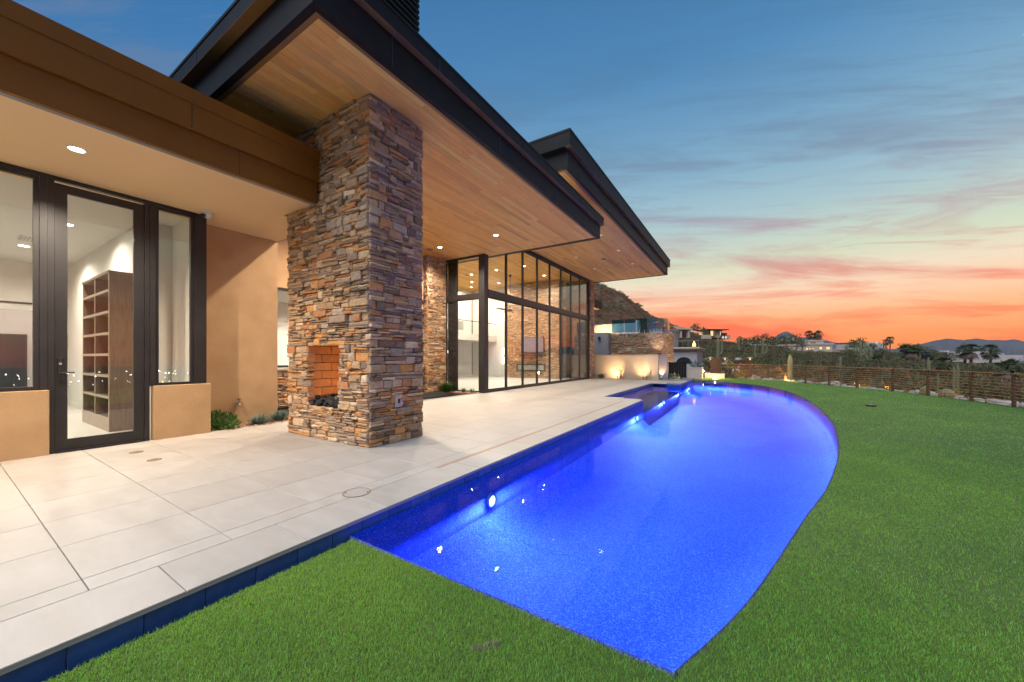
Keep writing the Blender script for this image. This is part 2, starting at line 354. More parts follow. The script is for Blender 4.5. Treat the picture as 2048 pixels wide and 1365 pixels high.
def patchy(name, cols):
    """leaf colour that drifts from plant to plant"""
    m, t = new_mat(name); r = rnd(t); n = noise_tex(t, 0.42, 3, 0.6); n2 = noise_tex(t, 0.11, 2, 0.5)
    k = mth(t, 'ADD', mth(t, 'MULTIPLY', r, 0.3), mth(t, 'MULTIPLY', n, 0.9), clamp=True)
    cr = ramp(t, [(0.2+0.6*i/len(cols), c+(1,)) for i, c in enumerate(sorted(cols))]); t.links.new(k, cr.inputs[0])
    hs = nn(t, 'ShaderNodeHueSaturation'); t.links.new(cr.outputs[0], hs.inputs['Color'])
    v = mth(t, 'MULTIPLY', mth(t, 'ADD', mth(t, 'MULTIPLY', n, 2.6), -0.25), mth(t, 'ADD', mth(t, 'MULTIPLY', n2, 1.2), 0.4)); t.links.new(mth(t, 'MAXIMUM', v, 0.25), hs.inputs['Value'])
    return finish(m, t, hs.outputs[0], 0.7, None, transl=0.2, spec=0.2)
LEAF = dict(scrub=[(0.105,0.086,0.038),(0.135,0.100,0.050),(0.085,0.074,0.032),(0.165,0.115,0.062),(0.120,0.082,0.045)],
            green=[(0.045,0.13,0.025),(0.07,0.17,0.03),(0.035,0.10,0.022),(0.12,0.20,0.03)],
            grey=[(0.11,0.17,0.13),(0.15,0.21,0.17),(0.09,0.14,0.11)],
            palm=[(0.075,0.095,0.038),(0.10,0.12,0.048),(0.06,0.075,0.03)],
            yellow=[(0.34,0.22,0.035),(0.28,0.20,0.035),(0.40,0.25,0.04)],  # lamplight yellow of lit shrubs put into leaf colour; dry plants share it
            tree=[(0.085,0.10,0.042),(0.11,0.12,0.052),(0.065,0.078,0.034)])
for k, c in LEAF.items(): M['leaf_'+k] = patchy('leaf_'+k, c) if k in ('scrub','tree') else piece('leaf_'+k, c, 5, 0.3, 0.65, 30, 0.1, transl=0.2)
M['trunk'] = simple('palm_trunk_bark', (0.13,0.085,0.06), (0.22,0.15,0.105), 8, 0.9, 20, 0.8, stretch=(1,1,5))
M['cactus'] = simple('saguaro_skin', (0.13,0.13,0.062), (0.175,0.165,0.085), 4, 0.7, 40, 0.4)
M['barrel'] = simple('barrel_cactus_skin', (0.26,0.22,0.10), (0.33,0.25,0.13), 14, 0.7, 60, 0.6)
M['boulder'] = simple('granite_boulder', (0.27,0.215,0.17), (0.44,0.365,0.31), 2.2, 0.9, 9, 0.8, bdist=0.05, detail=8)
M['rooftile'] = simple('clay_roof_tile', (0.13,0.055,0.032), (0.19,0.085,0.05), 4, 0.85)
M['greyglass'] = simple('dark_window', (0.02,0.024,0.03), (0.03,0.034,0.04), 2, 0.1, spec=0.8)
M['bluewall'] = simple('grey_lilac_render', (0.34,0.31,0.31), (0.39,0.35,0.35), 1.4, 0.85)
def terrain_mat():
    m, t = new_mat('desert_ground'); n = noise_tex(t, 0.035, 8, 0.6); n2 = noise_tex(t, 0.4, 6, 0.65)
    g = nn(t, 'ShaderNodeNewGeometry'); s = nn(t, 'ShaderNodeSeparateXYZ'); t.links.new(g.outputs['Normal'], s.inputs[0])
    scrub = ramp(t, [(0.34,(0.05,0.042,0.022,1)),(0.5,(0.10,0.075,0.042,1)),(0.68,(0.19,0.13,0.085,1))]); t.links.new(n2, scrub.inputs[0])
    rock = ramp(t, [(0.32,(0.07,0.030,0.018,1)),(0.5,(0.14,0.062,0.036,1)),(0.7,(0.22,0.11,0.066,1))]); t.links.new(n2, rock.inputs[0])
    slope = mth(t, 'SUBTRACT', 1.0, s.outputs[2])
    k = nn(t, 'ShaderNodeMapRange'); t.links.new(mth(t, 'ADD', slope, mth(t, 'MULTIPLY', n, 0.25)), k.inputs[0]); k.inputs[1].default_value = 0.15; k.inputs[2].default_value = 0.27
    c = mixc(t, k.outputs[0], scrub.outputs[0], rock.outputs[0])
    return finish(m, t, c, 0.95, n2, 0.9, 1.2, spec=0.1)
M['terrain'] = terrain_mat()
M['range'] = simple('distant_mountain_rock', (0.075,0.075,0.085), (0.11,0.10,0.105), 0.004, 0.95, spec=0.0)

# ------------------------------------------------------------------ lamps
def lamp(name, kind, loc, power, col, parent, size=0.05, spot=None, blend=0.6, aim=None):
    l = bpy.data.lights.new(name, kind); l.energy = power; l.color = col
    l.shadow_soft_size = size
    if kind == 'SPOT': l.spot_size = R(spot); l.spot_blend = blend
    o = bpy.data.objects.new(name, l); COL.objects.link(o); o.parent = parent
    o.location = Vector(loc) - org(parent)
    if aim is not None: o.rotation_euler = Vector(aim).to_track_quat('-Z', 'Y').to_euler()
    return o
WARM = (1.0, 0.84, 0.66); NEUT = (1.0, 0.90, 0.76)
def downlight(x, y, z, power, label, group, col=WARM, r=0.075, spot=150, lens='lens'):
    power = power*1.95
    t = thing('recessed_downlight', label, 'ceiling light', (x, y, z), group)
    MB().rings([[(x+q*math.cos(a), y+q*math.sin(a), zz) for a in [2*math.pi*i/24 for i in range(24)]]
                for q, zz in ((r*1.35, z-0.001), (r*1.32, z-0.008), (r*1.04, z-0.010), (r*1.0, z-0.002))], cap=False).build('trim_ring', M['whitemetal'], t)
    MB().lathe(x, y, [(r, z-0.004), (r*0.8, z-0.006)], 20).build('lens', M[lens], t)
    lamp('downlight_bulb', 'SPOT', (x, y, z-0.03), power, col, t, 0.05, spot, 0.7, (0, 0, -1))
    return t

# ================================================================== TERRAIN
FENCE = [(-4.6,34.2),(-2.6,33.9),(-0.6,33.2),(1.46,31.77),(2.36,30.84),(3.22,28.95),(4.12,27.49),(4.98,25.75),(5.94,24.3),(6.49,22.24),(7.0,20.23),(7.31,18.53),(7.5,16.6),(7.6,14.6),(7.6,12.6),(7.55,10.6),(7.4,8.6)]
def brg_u(u): return math.degrees(math.atan((u-CX)/F_PX)) - YAW
RIDGE = []                                              # bearing, slope of sight line to the ridge, distance to the ridge
RIDGE_DROP = 6.0
for u, v, d in [(1040,540,420),(1150,560,400),(1190,577,390),(1215,592,380),(1245,606,370),(1262,617,365),(1300,638,350),(1345,652,330),(1380,664,300),(1420,676,260),(1470,684,240),(1540,690,220),
                (1600,695,255),(1700,697,265),(1760,699,290),(1800,703,280),(1850,709,265),(1900,715,255),(1960,720,245),(2048,724,235),(2200,732,230)]:
    if u >= 1400: v += RIDGE_DROP
    RIDGE.append((brg_u(u), (HY-v)/math.hypot(F_PX, u-CX), d))
RB, RTN, RD = [np.array(c) for c in zip(*RIDGE)]
FB = np.array([math.degrees(math.atan2(x, y)) for x, y in FENCE]); FD = np.array([math.hypot(x, y) for x, y in FENCE])
def terrain_z(x, y):
    d = math.hypot(x, y); b = math.degrees(math.atan2(x, y))
    df = float(np.interp(b, FB, FD)) if b > -8 else 36.0
    t = float(np.interp(b, RB, RTN)); rd = float(np.interp(b, RB, RD))
    side = min(1.0, max(0.0, (b-26)/14)) if b > 0 else 0.0      # valley opens to the east
    if b < -30: side = 0.0
    if d < df: return -1.65 + 1.4*max(0.0, min(1.0, (d-df+2.2)/2.0))
    zr = EYE + t*rd
    s = min(1.0, (d-df)/(rd-df)); q = s*s*(3-2*s)
    if t < 0.1: q = 0.35*s + 0.65*q
    z0 = -0.25 - 2.0*min(1.0, (d-df)/14)
    z = z0 + (zr - z0)*q
    if d > rd: z = zr - (d-rd)*0.16*(1 + 0.3*math.sin(b))
    n = mnoise.fractal(Vector((x*0.02, y*0.02, 3.1)), 1.0, 2.1, 5)
    amp = min(1.0, (d-df)/50)*(0.7 + max(0.0, z-8)*0.085)
    z += n*amp
    if z > 14:
        z += abs(mnoise.noise(Vector((x*0.045, y*0.045, 9))))*min(8, (z-14)*0.25) - 1.0
        z += abs(mnoise.noise(Vector((x*0.13, y*0.13, 4))))*min(3.2, (z-14)*0.12)
    if side > 0:
        zv = -0.3 - min(1.0, max(0, d-df)/500)*110
        z = z*(1-side) + zv*side
    if d > rd*1.6: z = min(z, max(-110.0, z))
    return max(z, -110.0)
def build_terrain():
    bs = list(np.arange(-26, 30, 0.4)) + list(np.arange(30, 334, 4.0))
    ds = [0.5, 12, 18, 22, 25, 27, 28.5, 30, 31.5, 33, 34.5, 36, 38, 41, 45, 50, 56, 63, 71, 80, 90, 100, 111, 123, 135, 147, 159, 171, 183, 195, 207, 219, 231, 243, 255, 268, 281, 294, 307, 320, 333, 346,
          359, 372, 385, 398, 412, 430, 460, 510, 600, 750, 1000, 1500, 2500, 4500, 6500]
    V = []
    for d in ds:
        for b in bs:
            a = R(b); x, y = d*math.sin(a), d*math.cos(a)
            bb = b if b <= 180 else b-360
            if -26 <= b < 60: z = terrain_z(x, y)
            else:
                z = -1.65
                if d > 45: z = -1.65 - min(108, (d-45)*0.25) if b < 250 else -1.65 + min(60.0, (d-45)*0.12)
            V.append((x, y, z))
    n = len(bs); Fc = []
    for k in range(len(ds)-1):
        for i in range(n):
            j = (i+1) % n; Fc.append((k*n+i, k*n+j, (k+1)*n+j, (k+1)*n+i))
    me = np_mesh('terrain', V, [f[::-1] for f in Fc], smooth=True)
    return struct(link('desert_terrain', me, M['terrain']))
build_terrain()
def build_range():
    pts = [(1440,700),(1480,692),(1530,683),(1548,676),(1560,667),(1571,663),(1583,667),(1594,674),(1612,675),(1630,674),(1655,682),(1690,690),(1740,696),(1790,699),(1830,691),(1868,682),(1895,678),(1925,680),(1955,678),(1990,681),(2020,680),(2048,682),(2140,676),(2300,690)]
    D = 5600.0; us = np.arange(1436, 2304, 6.0)
    V = []; rows = 9
    for r in range(rows):
        for u in us:
            v = np.interp(u, [p[0] for p in pts], [p[1] for p in pts]); b = R(brg_u(u)); T = (HY-v)/math.hypot(F_PX, u-CX)
            top = EYE + T*D + mnoise.fractal(Vector((u*0.05, 2, 0)), 1, 2, 4)*9
            f = r/(rows-1); d = D - 1700*(1-f)
            z = -110 + (top+110)*f**1.1 + (mnoise.fractal(Vector((u*0.045, r*0.8, 5)), 1, 2, 4)*48*math.sin(math.pi*f))
            V.append((d*math.sin(b), d*math.cos(b), z))
    n = len(us); Fc = [(r*n+i, r*n+i+1, (r+1)*n+i+1, (r+1)*n+i) for r in range(rows-1) for i in range(n-1)]
    k = len(V)                                          # the far side of the range falls away again
    for i in range(n):
        x, y, z = V[(rows-1)*n+i]; V.append((x*1.12, y*1.12, -110))
    Fc += [((rows-1)*n+i, (rows-1)*n+i+1, k+i+1, k+i) for i in range(n-1)]
    return struct(link('mountain_range', np_mesh('range', V, Fc, True), M['range']))
build_range()

# ================================================================== PATIO PAVING
COPX, JNX, WALLX = -3.03, -3.57, -9.08
TP = 0.79; TY = 0.785; Y0 = 0.565
patio = struct(MB().box(WALLX-0.6, -3.06, -8.2, 13.585, -0.6, -0.014).box(WALLX-0.6, -4.565, 13.585, 31.5, -0.6, -0.014).box(-4.565, -3.06, 23.015, 31.5, -0.6, -0.014).build('patio', M['darkgrout']))
def tile_mesh(w, h, g=0.0025, c=0.003):
    return MB().cbox(-w/2+g, w/2-g, -h/2+g, h/2-g, -0.012, 0.0, c).mesh('tile')
tm = tile_mesh(TP, TY); tn = tile_mesh(0.22, TY); tcop = tile_mesh(0.54, TY)
xs = [JNX-0.22 - TP*(k+0.5) for k in range(7)]
cnt = 0
for j in range(-6, 32):
    y = Y0 + TY*(j+0.5)
    for k, x in enumerate(xs):
        if x < WALLX-0.2: continue
        if -8.3 < x < -5.2 and 3.8 < y < 5.15 and -8.0 < x-0.39 and x+0.39 < -5.3 and y-0.39 > 3.9 and y+0.39 < 5.0: continue
        if x > -4.9 and 13.7 < y-0.3 and y < 22.6: continue
        if j < -3 and k < 3 and False: continue
        link('tile', tm, M['tile'], patio, (x, y, 0)); cnt += 1
    if y < 13.3 or y > 23.2: link('tile', tn, M['tile'], patio, (JNX-0.11, y, 0))
    yc = y + 0.33
    if yc < 13.4 or yc > 23.3: link('coping_stone', tcop, M['tile'], patio, ((JNX+COPX)/2, yc, 0))
# coping around the shelf recess
tq = tile_mesh(TY, 0.5)
for k in range(2): link('coping_stone', tq, M['tile'], patio, (-3.45 - TY*(k) - 0.05, 13.42+0.0, 0.002))
MB().box(-3.565, -3.50, 3.70, 12.65, -0.01, 0.0025).build('drain_cover', M['slot'], patio)
# round cover plate let into the coping row and two small lids near the door
def ring(cx, cy, r0, r1, z, n=40):
    return MB().rings([[(cx+q*math.cos(2*math.pi*i/n), cy+q*math.sin(2*math.pi*i/n), zz) for i in range(n)] for q, zz in ((r1, z-0.004), (r1, z), (r0, z), (r0, z-0.004))], cap=False)
t = thing('skimmer_lid', 'round tile-topped skimmer cover with thin tan rim beside the pool coping', 'pool cover', (-3.64, 2.55, 0))
MB().lathe(-3.64, 2.55, [(0.135, -0.002), (0.135, 0.0035)], 40).build('cover_plate', M['tile'], t)
ring(-3.64, 2.55, 0.135, 0.146, 0.005).build('rim', M['lid'], t)
for a in (0.7, 3.84):
    MB().lathe(-3.64+0.118*math.cos(a), 2.55+0.118*math.sin(a), [(0.011, 0.003), (0.011, 0.0055)], 10).build('finger_hole', M['mortar'], t)
for (x, y, lab) in ((-8.14, 1.78, 'round brass floor lid nearer the glass door'), (-7.32, 1.79, 'round brass floor lid further from the glass door')):
    t = thing('floor_lid', lab, 'floor lid', (x, y, 0), 'brass lids set in the paving')
    MB().lathe(x, y, [(0.082, -0.002), (0.082, 0.004), (0.076, 0.006)], 28).build('plate', M['lid'], t)
    ring(x, y, 0.052, 0.058, 0.0075).build('groove_ring', M['plate'], t)

# ================================================================== POOL
def catmull(P, n=8):
    out = []
    for i in range(len(P)-1):
        p0 = P[max(i-1,0)]; p1 = P[i]; p2 = P[i+1]; p3 = P[min(i+2,len(P)-1)]
        for k in range(n):
            t = k/n
            out.append(tuple(0.5*((2*p1[c]) + (-p0[c]+p2[c])*t + (2*p0[c]-5*p1[c]+4*p2[c]-p3[c])*t*t + (-p0[c]+3*p1[c]-3*p2[c]+p3[c])*t**3) for c in (0,1)))
    out.append(P[-1]); return out
ARC = catmull([(-0.30,2.05),(0.03,2.93),(0.49,4.61),(0.95,6.3),(1.46,8.91),(1.88,12.4),(2.03,17.2),(1.72,21.8),(0.85,25.2),(-0.55,27.2),(-1.9,28.2),(-3.03,28.6)])
WZ, PFZ, LZ = -0.115, -1.12, -0.10
OUT = [(COPX,2.05)] + ARC + [(COPX,23.0),(-4.55,23.0),(-4.55,13.6),(COPX,13.6)]       # pool outline, anticlockwise
pool = thing('swimming_pool', 'blue-lit swimming pool with curved lawn edge and dark pebble floor', 'pool', (-1.0, 12.0, PFZ))
n = len(OUT); mb = MB()
mb.add([(x,y,WZ) for x,y in OUT] + [(x,y,PFZ) for x,y in OUT], [(i,n+i,n+(i+1)%n,(i+1)%n) for i in range(n)])
def flat(poly, z):
    tris = geometry.tessellate_polygon([[Vector((x,y,0)) for x,y in poly]])
    return [(x,y,z) for x,y in poly], [tuple(tt) for tt in tris]
mb.build('basin', M['plaster'], pool)
gx = np.arange(-4.65, 2.25, 0.11); gy = np.arange(1.95, 28.8, 0.13); GXX, GYY = np.meshgrid(gx, gy)
dd = np.full(GXX.shape, 9.0)
for i in range(n):
    (x1_, y1_), (x2_, y2_) = OUT[i], OUT[(i+1) % n]; ex, ey = x2_-x1_, y2_-y1_; L2 = ex*ex+ey*ey
    tt_ = np.clip(((GXX-x1_)*ex+(GYY-y1_)*ey)/L2, 0, 1); dd = np.minimum(dd, np.hypot(GXX-x1_-tt_*ex, GYY-y1_-tt_*ey))
def pip0(px, py, poly):
    inside = np.zeros(px.shape, bool)
    for i in range(len(poly)):
        xa, ya = poly[i]; xb, yb = poly[(i+1) % len(poly)]
        inside ^= ((ya > py) != (yb > py)) & (px < (xb-xa)*(py-ya)/((yb-ya) if yb != ya else 1e-9)+xa)
    return inside
dd = np.where(pip0(GXX, GYY, OUT), dd, -dd)
cw, chh = 0.95, 0.52; qd = np.clip(1-dd/cw, 0, 1)
zz = PFZ + 0.004 + chh*(1-np.sqrt(np.clip(1-qd**2, 0, 1))) + 0.010*np.sin(GXX*2.1+GYY*0.7)
ny_, nx_ = GXX.shape; idx = np.arange(ny_*nx_).reshape(ny_, nx_)
keep = dd > -0.16
kf = keep[:-1,:-1] & keep[1:,:-1] & keep[:-1,1:] & keep[1:,1:]
Fq = np.stack([idx[:-1,:-1], idx[:-1,1:], idx[1:,1:], idx[1:,:-1]], -1)[kf]
Vq = np.stack([GXX.ravel(), GYY.ravel(), zz.ravel()], 1) - np.array(org(pool))
link('pool_floor', np_mesh('pool_floor', Vq, Fq, True), M['plaster'], pool)
MB().box(-4.55, -3.06, 13.6, 23.0, PFZ+0.002, -0.50).build('bench', M['benchtile'], pool)
# waterline band under the coping, tile by tile
wt = MB().cbox(-0.006, 0.006, -0.148, 0.148, -0.25, -0.035, 0.004).mesh('tile')
for k in range(54):
    y = -2.0 + 0.30*k + 0.15
    if y < 13.6: link('waterline_tile', wt, M['bluetile'], pool, (COPX-0.024, y, 0))
wtx = MB().cbox(-0.148, 0.148, -0.006, 0.006, -0.25, -0.035, 0.004).mesh('tile')
for k in range(5):
    for y in (13.60, 23.0): link('waterline_tile', wtx, M['bluetile'], pool, (COPX-0.16-0.3*k, y+(-0.010 if y > 20 else 0.010), 0))
for k in range(31): link('waterline_tile', wt, M['bluetile'], pool, (-4.55+0.010, 13.75+0.3*k, 0))
MB().box(COPX-0.60, COPX-0.032, -8.2, 13.56, -1.5, -0.016).build('deck_wall', M['mortar'], pool)
MB().box(COPX-0.034, COPX-0.004, -8.2, 13.6, -0.034, -0.0135).build('coping_edge', M['bluewall'], pool)
# dark rim between water and turf
m_ = len(ARC); rim = MB()
def offs(P, d):
    o = []
    for i, p in enumerate(P):
        a = Vector(P[max(i-1,0)]); b = Vector(P[min(i+1,len(P)-1)]); dd = (b-a).normalized(); o.append((p[0]+dd.y*d, p[1]-dd.x*d))
    return o
A2 = offs(ARC, 0.022)
rim.rings([[(p[0],p[1],WZ-0.3),(p[0],p[1],WZ+0.006),(q[0],q[1],WZ+0.006),(q[0],q[1],WZ-0.3)] for p, q in zip(ARC, A2)], cap=True)
rim.build('pool_edge', M['poolrim'], pool)
wp = flat(OUT, WZ); water = struct(MB().add(*wp).build('water', M['water']))
POOLBLUE = (0.066, 0.092, 1.0)
for i, (x, y, lab, pw) in enumerate(((COPX, 4.25, 'underwater lamp glowing on the pool wall nearest the fireplace column', 150), (COPX, 12.6, 'underwater lamp on the pool wall just before the shelf recess', 190),
                         (-3.06, 17.6, 'underwater lamp on the recess bench nearest the coping corner', 190), (-3.06, 21.9, 'underwater lamp at the far end of the recess bench', 170), (COPX, 26.3, 'underwater lamp on the farthest pool wall by the curve', 170))):
    t = thing('pool_light', lab, 'pool light', (x, y, -0.55), 'underwater pool lamps')
    rr = [[(x+dx, y+q*math.cos(2*math.pi*k/24), -0.52+q*math.sin(2*math.pi*k/24)) for k in range(24)] for q, dx in ((0.095, 0.001), (0.09, 0.03), (0.07, 0.034))]
    MB().rings(rr, cap=False).build('bezel', M['plate'], t)
    MB().rings([[(x+dx, y+q*math.cos(2*math.pi*k/24), -0.52+q*math.sin(2*math.pi*k/24)) for k in range(24)] for q, dx in ((0.07, 0.026), (0.04, 0.036), (0.01, 0.04))]).build('lens', M['poollens'], t)
    po = lamp('pool_lamp', 'POINT', (x+0.10, y, -0.52), pw*3.6, POOLBLUE, t, 0.09)
    # lens optics: throws its light out flat, below the horizontal, as underwater lamps do
    l = po.data; l.use_nodes = True; lt = l.node_tree; em = [q for q in lt.nodes if q.type == 'EMISSION'][0]
    gg = nn(lt, 'ShaderNodeNewGeometry'); sz = nn(lt, 'ShaderNodeSeparateXYZ'); lt.links.new(gg.outputs['Incoming'], sz.inputs[0])
    dn = mth(lt, 'MULTIPLY', sz.outputs[2], -1.0)
    cut = nn(lt, 'ShaderNodeMapRange', interpolation_type='SMOOTHSTEP'); lt.links.new(dn, cut.inputs[0]); cut.inputs[1].default_value = -0.05; cut.inputs[2].default_value = 0.05
    fwd = nn(lt, 'ShaderNodeMapRange', interpolation_type='SMOOTHSTEP'); lt.links.new(sz.outputs[0], fwd.inputs[0]); fwd.inputs[1].default_value = -0.7; fwd.inputs[2].default_value = 0.6
    lt.links.new(mth(lt, 'MULTIPLY', mth(lt, 'MULTIPLY', cut.outputs[0], fwd.outputs[0]), mth(lt, 'POWER', mth(lt, 'ADD', mth(lt, 'MAXIMUM', dn, 0.0), 0.13), -1.6)), em.inputs['Strength'])

# ================================================================== LAWN
inner = [(-2.90,-8.2)] + [(-2.90,2.0)] + [(-0.30+0.0,2.0)]
LAWN = [(COPX+0.12,-8.2),(9.5,-8.2)] + [(x+0.25,y+0.12) for x,y in FENCE[::-1]] + [(-4.55,34.0),(-4.55,31.55),(-3.03,31.5),(-3.03,28.66)] + A2[::-1][1:] + [(-0.28,2.0),(COPX+0.12,2.0)]
vs, fs = flat(LAWN, LZ); nL = len(LAWN)
lb = MB().add(vs, fs); lb.add([(x,y,LZ) for x,y in LAWN] + [(x,y,-0.45) for x,y in LAWN], [(i,(i+1)%nL,nL+(i+1)%nL,nL+i) for i in range(nL)])
lawn = struct(lb.build('lawn', M['turf']))
struct(box1('soil_trench', M['mortar'], None, COPX-0.02, COPX+0.13, -8.2, 2.02, -0.5, -0.30))
def pip(px, py, poly):
    inside = np.zeros(len(px), bool); n = len(poly)
    for i in range(n):
        x1, y1 = poly[i]; x2, y2 = poly[(i+1) % n]
        c = ((y1 > py) != (y2 > py)) & (px < (x2-x1)*(py-y1)/((y2-y1) if y2 != y1 else 1e-9)+x1)
        inside ^= c
    return inside
def blades(name, count, rmin, rmax, bmin, bmax, w, h, two):
    r = np.sqrt(rng.uniform(rmin**2, rmax**2, count))*rng.uniform(0.86, 1.16, count); b = np.radians(rng.uniform(bmin, bmax, count))
    x = r*np.sin(b); y = r*np.cos(b); k = pip(x, y, LAWN); x = x[k]; y = y[k]; n = len(x)
    # bare seam where a strip of turf has lifted
    dx = (x+1.20)*0.62+(y-1.64)*0.78; dy = -(x+1.20)*0.78+(y-1.64)*0.62
    ok = ~((np.abs(dx) < 0.085) & (np.abs(dy-0.004*np.sin(dx*60)) < 0.008)); x = x[ok]; y = y[ok]; n = len(x)
    a = rng.uniform(0, 2*np.pi, n); hh = h*rng.uniform(0.6, 1.15, n); ww = w*rng.uniform(0.7, 1.2, n)
    la = rng.uniform(0, 2*np.pi, n); lean = hh*rng.uniform(0.1, 0.9, n)
    cx, sx_ = np.cos(a)*ww/2, np.sin(a)*ww/2; tx = np.cos(la)*lean; ty = np.sin(la)*lean
    z0 = np.full(n, LZ-0.004)
    if not two:
        V = np.stack([np.stack([x-cx,y-sx_,z0],1), np.stack([x+cx,y+sx_,z0],1), np.stack([x+tx,y+ty,LZ+hh],1)],1).reshape(-1,3)
        Fc = np.arange(n*3).reshape(-1,3)
    else:
        m = 0.55
        V = np.stack([np.stack([x-cx,y-sx_,z0],1), np.stack([x+cx,y+sx_,z0],1), np.stack([x+cx*.8+tx*.35,y+sx_*.8+ty*.35,LZ+hh*m],1), np.stack([x-cx*.8+tx*.35,y-sx_*.8+ty*.35,LZ+hh*m],1), np.stack([x+tx,y+ty,LZ+hh],1)],1).reshape(-1,3)
        i = np.arange(n)*5
        Fc = np.concatenate([np.stack([i,i+1,i+2],1), np.stack([i,i+2,i+3],1), np.stack([i+3,i+2,i+4],1)])
    return V, Fc
parts = [blades('a', 300000, 0.7, 3.4, -115, 45, 0.0036, 0.021, True), blades('b', 420000, 3.4, 9, -70, 75, 0.0062, 0.023, False), blades('c', 330000, 9, 36, -20, 60, 0.016, 0.026, False),
         blades('d', 60000, 0.7, 9, 45, 140, 0.009, 0.032, False)]
V = []; Fc = []; k = 0
for v, f in parts: V.append(v); Fc.append(f+k); k += len(v)
g = link('grass', np_mesh('grass', np.concatenate(V), np.concatenate(Fc)), M['blade'])
tag(g, 'short green artificial turf blades covering the lawn round the pool', 'grass', kind='stuff')
# lifted seam in the turf near the pool corner
t = thing('turf_patch', 'small lifted patch of dry straw coloured turf near the pool corner', 'turf patch', (-1.2, 1.64, LZ))
mb = MB()
for i in range(90):
    s = random.uniform(-0.075, 0.075); q = random.uniform(0.006, 0.018); x = -1.2+0.62*s-0.78*q; y = 1.64+0.78*s+0.62*q
    a = random.uniform(0, 6.3); hh = random.uniform(0.02, 0.036); l = random.uniform(-0.02, 0.02)
    mb.add([(x,y,LZ),(x+0.005*math.cos(a),y+0.005*math.sin(a),LZ),(x+l-0.01,y+l,LZ+hh)], [(0,1,2)])
mb.build('dry_blades', simple('straw_turf', (0.22,0.22,0.09), (0.34,0.30,0.16), 30, 0.8), t)
MB().add([(-1.2+0.62*s-0.78*q, 1.64+0.78*s+0.62*q, LZ+0.003) for s, q in ((-0.1,0),(-0.03,-0.009),(0.06,-0.011),(0.1,0),(0.04,0.01),(-0.05,0.008))], [(0,1,2,3,4,5)]).build('bare_soil', M['mortar'], t)
t = thing('sprinkler_head', 'small dark round sprinkler cap flush in the far lawn', 'sprinkler', (3.53, 16.52, LZ))
MB().lathe(3.53, 16.52, [(0.14, LZ), (0.14, LZ+0.045), (0.10, LZ+0.05)], 16).build('cap', M['black'], t)
MB().lathe(3.53, 16.52, [(0.04, LZ+0.05), (0.04, LZ+0.058)], 12).build('nozzle', M['plate'], t)

# ================================================================== STACKED STONE
def ashlar(w, h, hole=None, big=1.0):
    """irregular ledge-stone layout: list of (u0,u1,z0,z1)"""
    out = []; z = 0.0
    while z < h-0.02:
        bh = min(random.uniform(0.08, 0.165)*big, h-z)
        if h-z-bh < 0.07: bh = h-z
        u = 0.0
        while u < w-0.01:
            bw = random.choice((0.11,0.16,0.22,0.28,0.34,0.42,0.50))*random.uniform(0.85,1.15)*big
            if w-u-bw < 0.12: bw = w-u
            k = random.choice((1,1,2,2,3,3)) if bh > 0.13*big else random.choice((1,2,2,3))
            cuts = sorted(random.uniform(0.2,0.8) for _ in range(k-1)); cuts = [0]+cuts+[1]
            cuts = [i/k*0.6+c*0.4 if 0 < i < k else c for i, c in enumerate(cuts)]
            for i in range(k):
                a, b = z+bh*cuts[i], z+bh*cuts[i+1]
                if b-a > 0.02:
                    if bw > 0.34*big and random.random() < 0.5:
                        q = u+bw*random.uniform(0.3,0.7); out.append((u,q,a,b)); out.append((q,u+bw,a,b))
                    else: out.append((u,u+bw,a,b))
            u += bw
        z += bh
    if hole:
        a0,a1,b0,b1 = hole; r = []
        for u0,u1,z0,z1 in out:
            if u1 <= a0 or u0 >= a1 or z1 <= b0 or z0 >= b1: r.append((u0,u1,z0,z1)); continue
            o = [(u0,a0,z0,z1)] if u0 < a0-0.03 else []
            if u1 > a1+0.03: o.append((a1,u1,z0,z1))
            if not o:
                if z0 < b0-0.02: o.append((u0,u1,z0,b0))
                if z1 > b1+0.02: o.append((u0,u1,b1,z1))
            r += o
        out = r
    return out
def stone_mesh(u0, u1, z0, z1, face, depth=0.10):
    """chiselled stone; face maps (u, out, z) to the world"""
    g = 0.004; u0 += g; u1 -= g; z0 += g*0.8; z1 -= g*0.8
    p = random.uniform(-0.01, 0.05); tl = random.uniform(-0.012, 0.012); c = min(0.012, (z1-z0)*0.22)
    nu = 4 if u1-u0 > 0.22 else 3; us = [u0 + (u1-u0)*i/(nu-1) for i in range(nu)]
    sl = random.uniform(-.010,.010); dz = [random.uniform(-0.006,0.006)+sl*(i/(nu-1)-.5) for i in range(nu)]; sl = random.uniform(-.010,.010); dz2 = [random.uniform(-0.006,0.006)+sl*(i/(nu-1)-.5) for i in range(nu)]
    vs = []
    for i, u in enumerate(us):
        e = c if i == 0 else (-c if i == nu-1 else 0)
        f = p + tl*(i/(nu-1)-0.5)*2
        for (z, o_) in ((z0+dz[i], -depth), (z0+dz[i], f-c), (z0+dz[i]+c, f+random.uniform(-.006,.006)), ((z0+z1)/2+random.uniform(-.01,.01), f+random.uniform(-.004,.010)), (z1+dz2[i]-c, f+random.uniform(-.006,.006)), (z1+dz2[i], f-c), (z1+dz2[i], -depth)):
            vs.append(face(u+(e if 2 <= len(vs)%7 <= 4 else 0), o_, z))
    fs = [(i*7+k, (i+1)*7+k, (i+1)*7+k+1, i*7+k+1) for i in range(nu-1) for k in range(6)]
    fs.append(tuple(range(6,-1,-1))); fs.append(tuple((nu-1)*7+k for k in range(7)))
    return vs, fs
